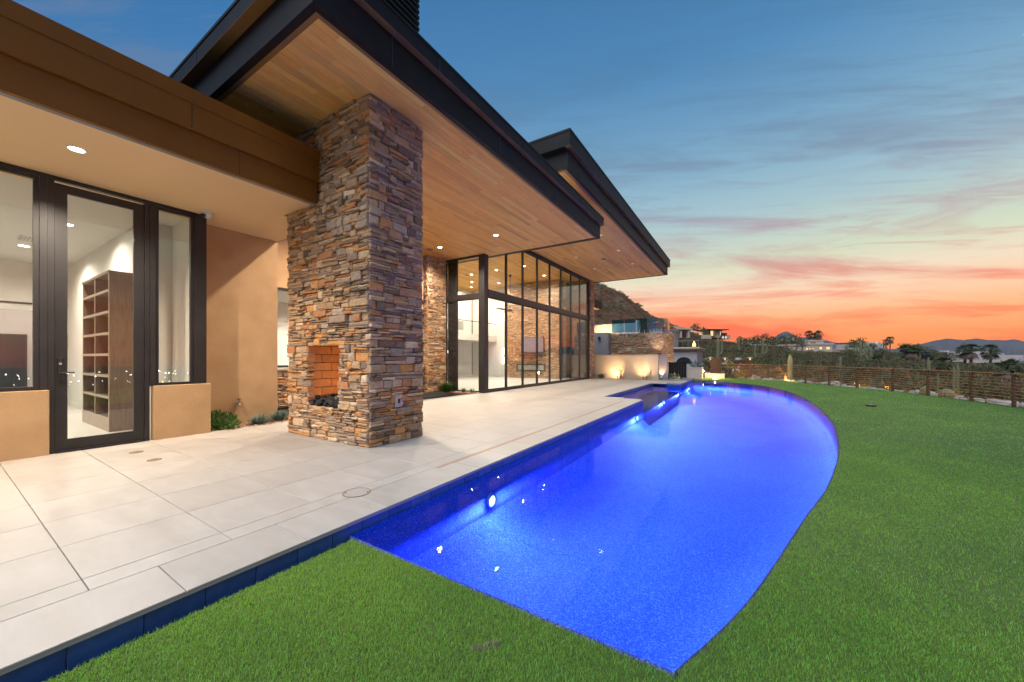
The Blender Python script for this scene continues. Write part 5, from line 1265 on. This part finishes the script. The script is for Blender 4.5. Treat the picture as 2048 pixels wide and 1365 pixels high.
# ================================================================== END OF THE TERRACE AND THE NEIGHBOURS
def ox(u, v, Y):
    a = (u-CX)/F_PX; dx = FW[0]+a*RT[0]; dy = FW[1]+a*RT[1]; s = Y/dy; return dx*s, EYE+(HY-v)/F_PX*s
t = thing('garden_wall', 'low cream rendered wall washed by two warm uplights at the terrace end', 'wall', (-7.1, 26.4, 0))
MB().cbox(-9.30, -4.88, 26.30, 26.55, -0.05, 1.66, .012).build('wall', M['cream'], t)
MB().cbox(-9.32, -4.865, 26.28, 26.57, 1.662, 1.70, .008).build('coping', M['cream'], t)
for k, (x, lab, am) in enumerate(((-7.50, 'bright uplight at the foot of the cream wall nearer the house', (-.32,.55,.6)), (-5.75, 'bright uplight at the foot of the cream wall nearer the narrow pier', (0,.42,.8)))):
    spotlamp('wall_uplight', lab, 'uplight', (x, 25.76, 0.10), 27, am, 125, (1.0,.62,.27), 'uplights along the cream wall')
    r = random.Random(k); tt = thing('ocotillo', 'spindly desert shrub beside the ' + ('nearer' if k == 0 else 'farther') + ' uplight on the cream wall', 'plant', (x+.12, 26.1, 0), 'spindly shrubs by the uplights')
    for i in range(11):
        a = r.uniform(0,6.28); l = r.uniform(.5,1.0); MB().tube([(x+.12,26.1,0),(x+.12+.22*l*math.cos(a),26.1+.06*math.sin(a),l*.55),(x+.12+.55*l*math.cos(a),26.1+.09*math.sin(a),l)], [.012,.010,.005], 5).build('stem', M['trunk'], tt)
    foliage('leaves', M['leaf_grey'], tt, c=(x+.12,26.1,.1), n=140, rad=(.4,.09,.9), L=.05, Wd=.02, seed=60+k)
plant('agave', 'small dark agave at the house end of the cream wall', 'plant', -8.7, 26.05, 0, 'leaf_grey', n=90, rad=(.3,.2,.3), L=.25, Wd=.05, seed=70, up=.8)
t = thing('wall_pier', 'narrow lilac pier with a streak of warm light beside the cream wall', 'wall', (-4.6, 27.5, 0))
MB().cbox(-5.05, -4.50, 27.30, 27.85, -0.05, 1.64, .012).build('pier', M['bluewall'], t); MB().cbox(-5.07, -4.48, 27.28, 27.87, 1.642, 1.68, .008).build('coping', M['bluewall'], t)
spotlamp('wall_uplight', 'slim uplight grazing the narrow lilac pier', 'uplight', (-4.84, 27.16, 0.02), 26, (0,.10,1), 70, (1.0,.60,.30))
plant('leafy_shrub', 'low pale green shrub in front of the grey gate', 'shrub', -4.15, 27.6, 0, 'leaf_grey', n=260, rad=(.5,.35,.4), L=.16, Wd=.03, seed=31, up=.7)
spotlamp('path_spot', 'small bright ground light in front of the grey gate', 'ground light', (-3.62, 27.4, 0.04), 10, (-.5,.6,.5), 120)
t = thing('gate', 'plain dark blue grey metal gate beside the narrow pier', 'gate', (-4.3, 30, 0))
for k in range(8): MB().cbox(-4.96+.166*k, -4.80+.166*k, 30.0, 30.04, 0.02, 1.10, .006).build('board', M['bluewall' if False else 'bronze'], t)
MB().box(-5.0, -4.96, 29.98, 30.06, -.1, 1.16).box(-3.64, -3.60, 29.98, 30.06, -.1, 1.16).box(-4.96, -3.64, 29.985, 30.055, 1.102, 1.15).build('gate_frame', M['bronze'], t)
t = thing('planter_wall', 'pale low planter wall to the right of the dark gate', 'wall', (-3.1, 30.4, 0))
MB().cbox(-3.57, -2.62, 30.2, 31.4, -.3, .74, .01).build('wall', M['cream'], t); MB().cbox(-3.60, -2.60, 30.17, 31.43, .742, .78, .006).build('coping', M['cream'], t)
plant('agave', 'grey green agave growing on the pale planter wall', 'plant', -3.1, 30.8, .78, 'leaf_grey', n=160, rad=(.5,.4,.5), L=.3, Wd=.05, seed=33, up=.8)
t = thing('planter_wall', 'lower pale planter wall near the starry path lamp', 'wall', (-2.0, 32, 0)); MB().cbox(-2.58, -1.25, 32.3, 33.2, -.3, .22, .01).build('wall', M['cream'], t); MB().cbox(-2.6, -1.23, 32.28, 33.22, .222, .25, .006).build('coping', M['cream'], t)
# upper terrace of this house behind the low wall
t = thing('terrace_block', 'lilac rendered block with a small wall lamp behind the cream wall', 'building', (-10.5, 31, 0))
MB().cbox(-11.6, -9.70, 30.6, 33.2, -.3, 3.60, .01).build('wall', M['bluewall'], t)
MB().box(-11.3, -10.2, 30.585, 30.598, .1, 2.35).build('panel_door', M['bluewall'], t)
MB().lathe(-10.42, 30.52, [(.03,3.02),(.11,3.06),(.12,3.2),(.05,3.3)], 12).build('wall_lamp', M['black'], t)
t = thing('curved_stone_wall', 'curved stacked stone terrace wall with clear glass railing above', 'wall', (-8.0, 31, 0))
cs = MB()
def curvew(u, o, z):                                    # straight run then a rounded corner
    if u < 3.0: return (-9.66+u, 31.2-o, z)
    a = (u-3.0)/1.5; 
    if a < 1.57: return (-6.66+(1.5+o)*math.sin(a), 32.7-(1.5+o)*math.cos(a), z)
    return (-5.16+o, 32.7+(a-1.57)*1.5, z)
for s in ashlar(7.0, 3.5, None, 1.1): cs.add(*stone_mesh(*s, curvew))
cs.build('stones', M['stone'], t, kind='stuff')
pts = [curvew(u, -.08, 0) for u in np.linspace(0, 7, 30)]
MB().prism([(p_[0],p_[1]) for p_ in pts] + [(-5.4,36.0),(-9.66,36.0)], -.3, 3.48).build('core', M['mortar'], t)
gp = [curvew(u, -.2, 0) for u in (0.05,1.1,2.1,3.0,3.8,4.6,5.4,6.4)]
for i in range(len(gp)-1):
    a, b = Vector(gp[i][:2]), Vector(gp[i+1][:2]); d = (b-a).normalized(); nx, ny = -d.y*.008, d.x*.008; a = a+d*.02; b = b-d*.02
    MB().prism([(a.x-nx,a.y-ny),(b.x-nx,b.y-ny),(b.x+nx,b.y+ny),(a.x+nx,a.y+ny)], 3.62, 4.72).build('glass_panel', M['glass_rail'], t)
    for f_ in (.25,.75):
        q = a+(b-a)*f_; MB().box(q.x-.03,q.x+.03,q.y-.03,q.y+.03,3.48,3.80).build('clamp', M['plate'], t)
spotlamp('wall_uplight', 'hidden lamp washing the rounded corner of the curved stone wall', 'uplight', (-5.5, 30.6, 1.75), 22, (-.1,.35,.5), 70, (1.0,.85,.72))
t = thing('upper_terrace_wall', 'cream upper terrace wall glowing behind the glass railing', 'wall', (-11, 36, 3.5))
MB().cbox(-14.5, -8.75, 36.2, 36.5, 2.0, 4.82, .01).build('wall', M['cream'], t); MB().cbox(-8.74, -8.45, 36.0, 36.6, 2.0, 5.05, .01).build('pier', M['cream'], t)
spotlamp('wall_uplight', 'hidden lamp lighting the cream upper terrace wall', 'uplight', (-12.0, 34.9, 3.65), 60, (.1,.7,.35), 150, (1.0,.72,.40))
t = thing('far_eave', 'small dark eave with orange lit underside beyond the end of the glass wall', 'roof', (-13, 34, 6))
x0_, z0_ = ox(1183, 609, 33); x1_, z1_ = ox(1204, 608, 37)
MB().box(-18, x1_, 33, 37, z0_, z0_+.75).build('fascia', M['bronze'], t); MB().box(-17.9, x1_-.1, 33.1, 36.9, z0_-.03, z0_-.002).build('soffit', M['warmglow' if False else 'soffit'], t)
spotlamp('soffit_lamp', 'hidden lamp lighting the underside of the small dark eave', 'uplight', (-13.2, 34.5, z0_-1.6), 40, (0,0,1), 140, (1.0,.55,.15))
# neighbour with tiled roof
t = thing('neighbour_house', 'lilac neighbour house with small tiled roofs and a lit white doorway', 'house', (-5, 48, 0))
def bx(u0, u1, vt, vb, Y, dep, mat, name, par, c=.0):
    xa, zt = ox(u0, vt, Y); xb, _ = ox(u1, vt, Y); _, zb_ = ox(u0, vb, Y)
    return MB().box(xa, xb, Y, Y+dep, zb_, zt).build(name, mat, par)
NY = 46
bx(1303, 1324, 653, 740, NY, 5, M['bluewall'], 'tower', t); bx(1301, 1328, 651, 654, NY-.2, 5.4, M['cream'], 'cornice', t)
def hip(u0, u1, vt, vb, Y, dep, par):
    xa, zb_ = ox(u0, vb, Y); xb, zt = ox(u1, vt, Y); w = xb-xa
    MB().add([(xa,Y,zb_),(xb,Y,zb_),(xb,Y+dep,zb_),(xa,Y+dep,zb_),(xa+w*.3,Y+dep*.4,zt),(xb-w*.3,Y+dep*.4,zt)], [(0,1,5,4),(1,2,5),(2,3,4,5),(3,0,4),(3,2,1,0)]).build('roof', M['rooftile'], par)
    mb = MB()
    n = 9
    for i in range(n):
        f = (i+.5)/n; a = (xa+w*f, Y-.03, zb_+.05); b = (xa+w*(.3+.4*f), Y+dep*.4, zt+.03); mb.tube([a,b], .10, 5)
    mb.build('tile_rib', M['rooftile'], par)
hip(1301, 1327, 643, 651, NY-.3, 5.6, t)
bx(1324, 1344, 660, 740, NY+1, 5, M['bluewall'], 'wing_wall', t); bx(1323, 1346, 658, 661, NY+.8, 5.2, M['cream'], 'cornice', t); hip(1323, 1346, 650, 658, NY+.7, 5.4, t)
w = bx(1323.5, 1338, 667, 696, NY+.96, .03, M['greyglass'], 'doorway', t); bx(1324.5, 1333, 671, 693, NY+.93, .02, M['whiteglow'], 'lit_pane', w)
t = thing('neighbour_terrace', 'lower cream neighbour building with corniced roof terrace and dark arch', 'building', (-2.5, 44, 0))
bx(1318, 1394, 701, 760, 43, 6, M['bluewall'], 'wall', t); bx(1317, 1397, 698.5, 701.3, 42.7, 6.6, M['cream'], 'cornice', t); bx(1316, 1399, 695.5, 698.3, 42.5, 7, M['cream'], 'cornice', t)
mb = MB(); xa, za = ox(1352, 727, 42.96); xb, _ = ox(1384, 727, 42.96); r_ = (xb-xa)/2; xm = (xa+xb)/2; P = [(xm+r_*math.cos(math.pi*i/14), za+r_*.85*math.sin(math.pi*i/14)) for i in range(15)]
mb.add([(x_,42.93,z_) for x_,z_ in P]+[(x_,42.98,z_) for x_,z_ in P], [tuple(range(14,-1,-1)), tuple(range(15,30))]+[(i,i+1,16+i,15+i) for i in range(14)]+[(14,0,15,29)]); mb.build('arch_opening', M['greyglass'], t)
bx(1344, 1398, 682.5, 683.2, 43.2, .03, M['plate'], 'terrace_rail', t)
for k in range(6): bx(1344+10.6*k, 1344.4+10.6*k, 683, 696, 43.2, .03, M['plate'], 'rail_post', t)
t = thing('fire_bowl', 'small orange flame burning on the neighbour roof terrace', 'fire bowl', (-1.7, 43.5, 2))
xf, zf = ox(1388, 695, 43.6); MB().lathe(xf, 43.6, [(.12,zf-.05),(.22,zf+.1),(.20,zf+.1)], 12).build('bowl', M['black'], t); MB().lathe(xf, 43.6, [(.14,zf+.1),(.17,zf+.25),(.09,zf+.45),(.01,zf+.65)], 9).build('flame', M['flame'], t)
# rust panels, path lamps and corner planting
def panel(u0, u1, vt, vb, D, lab, n):
    a, b = at(u0, vb, D), at(u1, vb, D); top = at(u0, vt, D).z; t = thing('rust_screen', lab, 'screen', a); d = Vector((b.x-a.x, b.y-a.y, 0)); L = d.length; d /= L; nx, ny = -d.y*.02, d.x*.02
    for i in range(n):
        p0 = a+d*(L*i/n+.012); p1 = a+d*(L*(i+1)/n-.012)
        MB().prism([(p0.x+nx,p0.y+ny),(p0.x-nx,p0.y-ny),(p1.x-nx,p1.y-ny),(p1.x+nx,p1.y+ny)], LZ-.3, top).build('slat', M['rust'], t)
    p0, p1 = a-d*.03, b+d*.03; MB().prism([(p0.x+nx*2,p0.y+ny*2),(p0.x-nx*2,p0.y-ny*2),(p1.x-nx*2,p1.y-ny*2),(p1.x+nx*2,p1.y+ny*2)], top+.002, top+.06).build('cap', M['rust'], t)
panel(1422, 1443, 718, 757, 30.5, 'tall rusty steel screen nearer the starry path lamps', 6)
panel(1480, 1505, 723, 757, 28.5, 'lower rusty steel screen beside the start of the cable fence', 7)
t = thing('rust_planter', 'low rusty steel planter box at the lawn corner', 'planter', at(1405, 757, 30)); a, b = at(1391, 757, 30), at(1423, 757, 30)
MB().box(a.x, b.x, a.y-.2, a.y+.4, LZ-.1, .18).build('box', M['rust'], t); MB().box(a.x+.03, b.x-.03, a.y-.17, a.y+.37, .182, .2).build('soil', M['mortar'], t)
def mush(u, vt, D, lab):
    p = at(u, vt, D); t = thing('mushroom_lamp', lab, 'path lamp', (p.x,p.y,LZ-.3)); MB().tube([(p.x,p.y,LZ-.3),(p.x,p.y,p.z-.03)], .03, 8).build('stem', M['rust'], t)
    MB().lathe(p.x, p.y, [(.20,p.z-.05),(.21,p.z-.03),(.08,p.z+.01),(.01,p.z+.02)], 18).build('cap', M['cream'], t)
    MB().lathe(p.x, p.y, [(.05,p.z-.20),(.05,p.z-.052)], 10).build('lens', M['warmglow'], t); lamp('lamp_bulb', 'POINT', (p.x,p.y,p.z-.25), 3, (1.0,.62,.25), t, .05)
mush(1421, 715, 31.5, 'disc topped path lamp directly over the tall rusty screen'); mush(1450, 716, 31, 'disc topped path lamp between the two rusty screens'); mush(1500, 715.5, 29.5, 'disc topped path lamp above the lower rusty screen')
def star(u, v, D, lab, pw):
    p = at(u, v, D); t = thing('path_lamp', lab, 'path lamp', (p.x,p.y,LZ-.1)); MB().tube([(p.x,p.y,LZ-.1),(p.x,p.y,p.z)], .02, 6).build('stem', M['black'], t)
    MB().lathe(p.x, p.y, [(.03,p.z-.11),(.11,p.z-.08),(.13,p.z),(.07,p.z+.08),(.02,p.z+.10)], 12).build('globe', M['lens'], t); lamp('lamp_bulb', 'POINT', (p.x,p.y,p.z+.18), pw*3, (1.0,.62,.24), t, .06)
star(1404, 742, 29.2, 'glaring path lamp to the left of the tall rusty screen', 45); star(1430, 758, 27.6, 'glaring low path lamp at the lawn edge below the tall rusty screen', 30)
small = ((1456,755,29,'slim young tree with sparse leaves between the rusty screens'),)
p = at(1456, 757, 29); t = thing('young_tree', 'slim young tree with sparse yellow leaves between the rusty screens', 'tree', (p.x,p.y,LZ)); MB().tube([(p.x,p.y,LZ-.1),(p.x+.02,p.y,.7),(p.x,p.y,1.35)], [.03,.024,.012], 6).build('trunk', M['trunk'], t)
foliage('crown', M['leaf_yellow'], t, c=(p.x,p.y,.75), n=170, rad=(.5,.5,.75), L=.12, Wd=.04, seed=90)
for u, D, sd, lab in ((1470,28.6,91,'dry grassy shrub between the slim tree and the lower rusty screen'), (1492,27.6,92,'spiky dry shrub in front of the lower rusty screen'), (1516,27.4,93,'brown leafy shrub beside the first fence post'), (1526,27.0,95,'low tawny shrub under the first fence rail')):
    p = at(u, 757, D); plant('dry_shrub', lab, 'shrub', p.x, p.y, LZ, 'leaf_yellow' if sd in (91,92) else 'leaf_scrub', n=170, rad=(.4,.4,.65), L=.22, Wd=.03, seed=sd, up=.9)
p = at(1512, 752, 28); spotlamp('garden_spotlight', 'small spotlight washing the first fence rails with amber light', 'spotlight', (p.x,p.y,LZ-.02), 40, (.6,.1,.55), 130, (1.0,.62,.12))
for u, D, r_ in ((1512,27.2,.36),(1541,25.9,.22),(1528,26.2,.16)):
    p = at(u, 760, D); boulder(p.x, p.y, LZ, r_, int(u), {1512:'large pale boulder beside the lower rusty screen',1541:'pale rock at the foot of the amber fence post',1528:'small pale rock in front of the first fence span'}[u], None, .8)
# ------------------------------------------------------------------ houses on the hillside
def hill_house(name, label, u, v, D, rot, cat='house'):
    p = at(u, v, D); t = thing(name, label, cat, p); a = TH+rot; ex = Vector((math.cos(a), math.sin(a), 0)); ey = Vector((-math.sin(a), math.cos(a), 0)); k = D/F_PX
    def blk(nm, mat, u0, u1, vt, vb, y0=0.0, y1=8.0, par=None):
        x0, x1 = (u0-u)*k, (u1-u)*k; z0, z1 = EYE+(HY-vb)*k, EYE+(HY-vt)*k
        P = [Vector((p.x,p.y,0))+ex*x+ey*y+Vector((0,0,z)) for z in (z0,z1) for x,y in ((x0,y0),(x1,y0),(x1,y1),(x0,y1))]
        return MB().add(P, [(0,3,2,1),(4,5,6,7),(0,1,5,4),(1,2,6,5),(2,3,7,6),(3,0,4,7)]).build(nm, mat, par or t)
    return t, blk
CR = simple('far_cream_render', (0.50,0.38,0.29), (0.56,0.43,0.33), .3, .9); WH = simple('far_white_render', (0.46,0.395,0.36), (0.52,0.45,0.41), .3, .9)
t, b = hill_house('mansion', 'cream stepped mansion with arched lit windows in the middle of the hillside', 1640, 705, 165, -.10)
w = b('wall', CR, 1610, 1663, 689, 716, 0, 12); b('parapet', CR, 1609, 1665, 687, 690, -.3, 12.3); b('upper_storey', CR, 1612, 1653, 681.5, 687, 2, 11); b('cornice', CR, 1611, 1655, 680, 682, 1.7, 11.3)
b('side_wing', CR, 1577, 1609.6, 692.5, 716, -1.5, 10); b('parapet', CR, 1576, 1610, 690.8, 692.5, -1.8, 10); b('low_wing', CR, 1663.2, 1684, 700, 716, 1, 9); b('parapet', CR, 1663.2, 1685.5, 698.5, 700.2, .7, 9); b('chimney_block', CR, 1604, 1617, 672.5, 680, 6, 9)
for uu, ww, v0, v1 in ((1615.5,3.6,696.5,700),(1621.2,2.6,697,700),(1626.6,2.6,697,700),(1641,4.6,694.5,699.5),(1654.5,6,694.5,699.5)):
    f = b('window', M['greyglass'], uu-ww/2-.4, uu+ww/2+.4, v0-.4, v1+.4, -.06, .0); b('pane', M['warmglow'], uu-ww/2, uu+ww/2, v0, v1, -.12, -.06, f)
for uu in (1583,1592.5): b('window', M['greyglass'], uu-.8, uu+.8, 696, 698, -1.58, -1.5)
b('window', M['greyglass'], 1628, 1638, 685, 687.5, 1.9, 2.0)
t, b = hill_house('flat_roof_house', 'low flat roofed house left of and behind the cream mansion', 1575, 686, 205, .1)
b('wall', CR, 1545, 1607, 683, 694, 0, 8); b('roof', CR, 1542, 1612, 680.5, 683, -1, 9); b('dark_opening', M['greyglass'], 1552, 1600, 684.5, 689, -.1, -.02)
t, b = hill_house('white_house', 'small white house with a lit roof terrace on the far hilltop', 1762, 692, 205, .2)
b('wall', WH, 1751, 1775, 687, 699, 0, 9); b('upper_storey', WH, 1760, 1782, 684, 690, 4, 11); b('terrace', M['whiteglow'], 1754, 1760, 685.2, 687, 1, 3); b('window', M['greyglass'], 1767, 1769, 688, 696, -.1, -.02); b('window', M['greyglass'], 1761, 1763.5, 689.5, 691.5, -.1, -.02)  # terrace block glows by emission, standing in for lamplight on it
t, b = hill_house('long_white_house', 'long white modern house with dark windows at the right before the mountains', 1960, 712, 112, -.05)
b('wall', WH, 1902, 1996, 706, 724, 0, 10); b('wall', WH, 1962, 1984, 703, 706, 1, 9); b('chimney_block', WH, 1918, 1923, 701, 706, 3, 5); b('low_wing', WH, 1996.2, 2050, 710.5, 722, 1, 9); b('low_wing', WH, 1996.2, 2014, 707.5, 710.3, 1, 9)
b('glass_wing', M['greyglass'], 1880, 1901.8, 704.5, 720, .5, 9)
for u0, u1, v0, v1 in ((1915,1923,710,715),(1944,1952,709.5,715),(1962,1968,705.5,714.5),(1929,1936,711,714)): b('window', M['greyglass'], u0, u1, v0, v1, -.12, -.02)
b('terrace_wall', WH, 1905, 1995, 717.5, 726, -4, -3.6); b('lit_slot', M['whiteglow'], 1928, 1956, 716, 716.8, -.2, -.02)
for u_, v_, D_, w_, lab in ((1506, 686, 190, 10, 'tiny pale house on the ridge between the modern house and the mansion'), (1711, 692, 200, 9, 'tiny reddish roofed house on the ridge right of the palm trio'), (1728, 698, 175, 7, 'tiny white cottage low on the slope below the ridge line')):
    t, b = hill_house('cottage', lab, u_, v_, D_, .2)
    b('wall', WH if u_ != 1506 else CR, u_-w_, u_+w_, v_-5, v_+6, 0, 8); b('roof', M['rooftile'] if u_ == 1711 else CR, u_-w_-1, u_+w_+1, v_-6.5, v_-5, -.4, 8.5)
    for q in (-.5, .1, .6): b('window', M['greyglass'] if q else M['warmglow'], u_+q*w_-.9, u_+q*w_+.9, v_-3, v_-.5, -.1, -.02)
t, b = hill_house('modern_house', 'modern flat roofed house glowing amber on the ridge', 1440, 670, 225, .15)
b('roof', M['bronze'], 1407, 1452, 659.5, 661, -3, 12); b('core', CR, 1423, 1449, 661.2, 676, 2, 10); b('wall', CR, 1430, 1439, 661.2, 676, -.5, 2)
f = b('window', M['greyglass'], 1423.5, 1429.8, 661.6, 672.5, 1.9, 1.98); b('pane', M['warmglow'], 1424, 1429.4, 662, 672, 1.84, 1.9, f)
f = b('window', M['greyglass'], 1439.4, 1447, 662.6, 671, 1.9, 1.98); b('pane', M['whiteglow'], 1440, 1446.4, 663, 670.5, 1.84, 1.9, f)
b('carport', M['warmglow' if False else 'soffit'], 1408, 1419, 663, 664, 0, 6); b('lit_opening', M['flame' if False else 'warmglow'], 1409, 1418, 665, 670, 5.8, 6); b('low_wing', CR, 1449.2, 1471, 669, 678, 3, 11); b('roof', M['bronze'], 1448, 1461, 666, 668.8, 2, 11)
for uu in (1454.5,1461): b('window', M['whiteglow'], uu-1.6, uu+1.6, 672.5, 676.5, 2.9, 2.98)
t, b = hill_house('curved_roof_house', 'tan house with a sweeping pale fascia and dark columns above the neighbour roofs', 1360, 662, 105, .1)
mb = MB(); k_ = 105/F_PX; pp = at(1340, 662, 105)
P = []
for i in range(14):
    f = i/13; uu = 1316+66*f; q = at(uu, 0, 105+6*math.sin(math.pi*f*.5)); zt = EYE+(HY-(648+4.5*f**2*1.6))*k_; P += [Vector((q.x,q.y,zt)), Vector((q.x,q.y,zt-.9)), Vector((q.x-.5*12*FW[0]*-1,q.y+6,zt)), Vector((q.x+3,q.y+6,zt-.9))]
fs = []
for i in range(13):
    a = i*4; c = a+4; fs += [(a,a+1,c+1,c),(a+1,a+3,c+3,c+1),(a+3,a+2,c+2,c+3),(a+2,a,c,c+2)]
mb.add(P, fs).build('curved_fascia', CR, t)
b('roof_slab', CR, 1332, 1382, 657.5, 660, -1, 10); b('chimney_block', CR, 1321, 1329, 642, 650, 3, 5)
for uu in (1338,1360,1376): b('column', CR, uu-2, uu+2, 660.2, 676, -.6, .2)
b('dark_opening', M['greyglass'], 1334, 1379, 660.2, 674, 1.5, 2); b('terrace_wall', CR, 1380, 1398, 672.5, 680, -6, -5.5)
# ------------------------------------------------------------------ town lights far down the valley to the east (mirrored in the door glass)
cb = {0: MB(), 1: MB()}; rr = random.Random(3)
for i in range(900):
    b_ = rr.uniform(48, 112); d = 500*math.exp(rr.uniform(0, 2.2)); s = d*rr.uniform(.0004,.0008); x, y = d*math.sin(R(b_)), d*math.cos(R(b_))
    cb[0 if rr.random() < .7 else 1].box(x-s, x+s, y-s, y+s, -108, -108+2*s)
tag(cb[0].build('town_lights', M['city']), 'white street lamps scattered over the distant valley floor', 'town lights', kind='stuff')
tag(cb[1].build('amber_town_lights', M['city2']), 'amber street lamps scattered over the distant valley floor', 'town lights', kind='stuff')

# ================================================================== AIR
hz, ht = new_mat('evening_haze'); pv = nn(ht, 'ShaderNodeVolumePrincipled'); pv.inputs['Color'].default_value = (0.82, 0.86, 0.95, 1); pv.inputs['Density'].default_value = HAZE; pv.inputs['Anisotropy'].default_value = 0.0
ho = nn(ht, 'ShaderNodeOutputMaterial'); ht.links.new(pv.outputs[0], ho.inputs['Volume'])
tag(MB().box(-6900, 6900, -6900, 6900, -112, 420).build('haze', hz), 'thin evening haze over the valley and mountains', 'haze', kind='stuff')
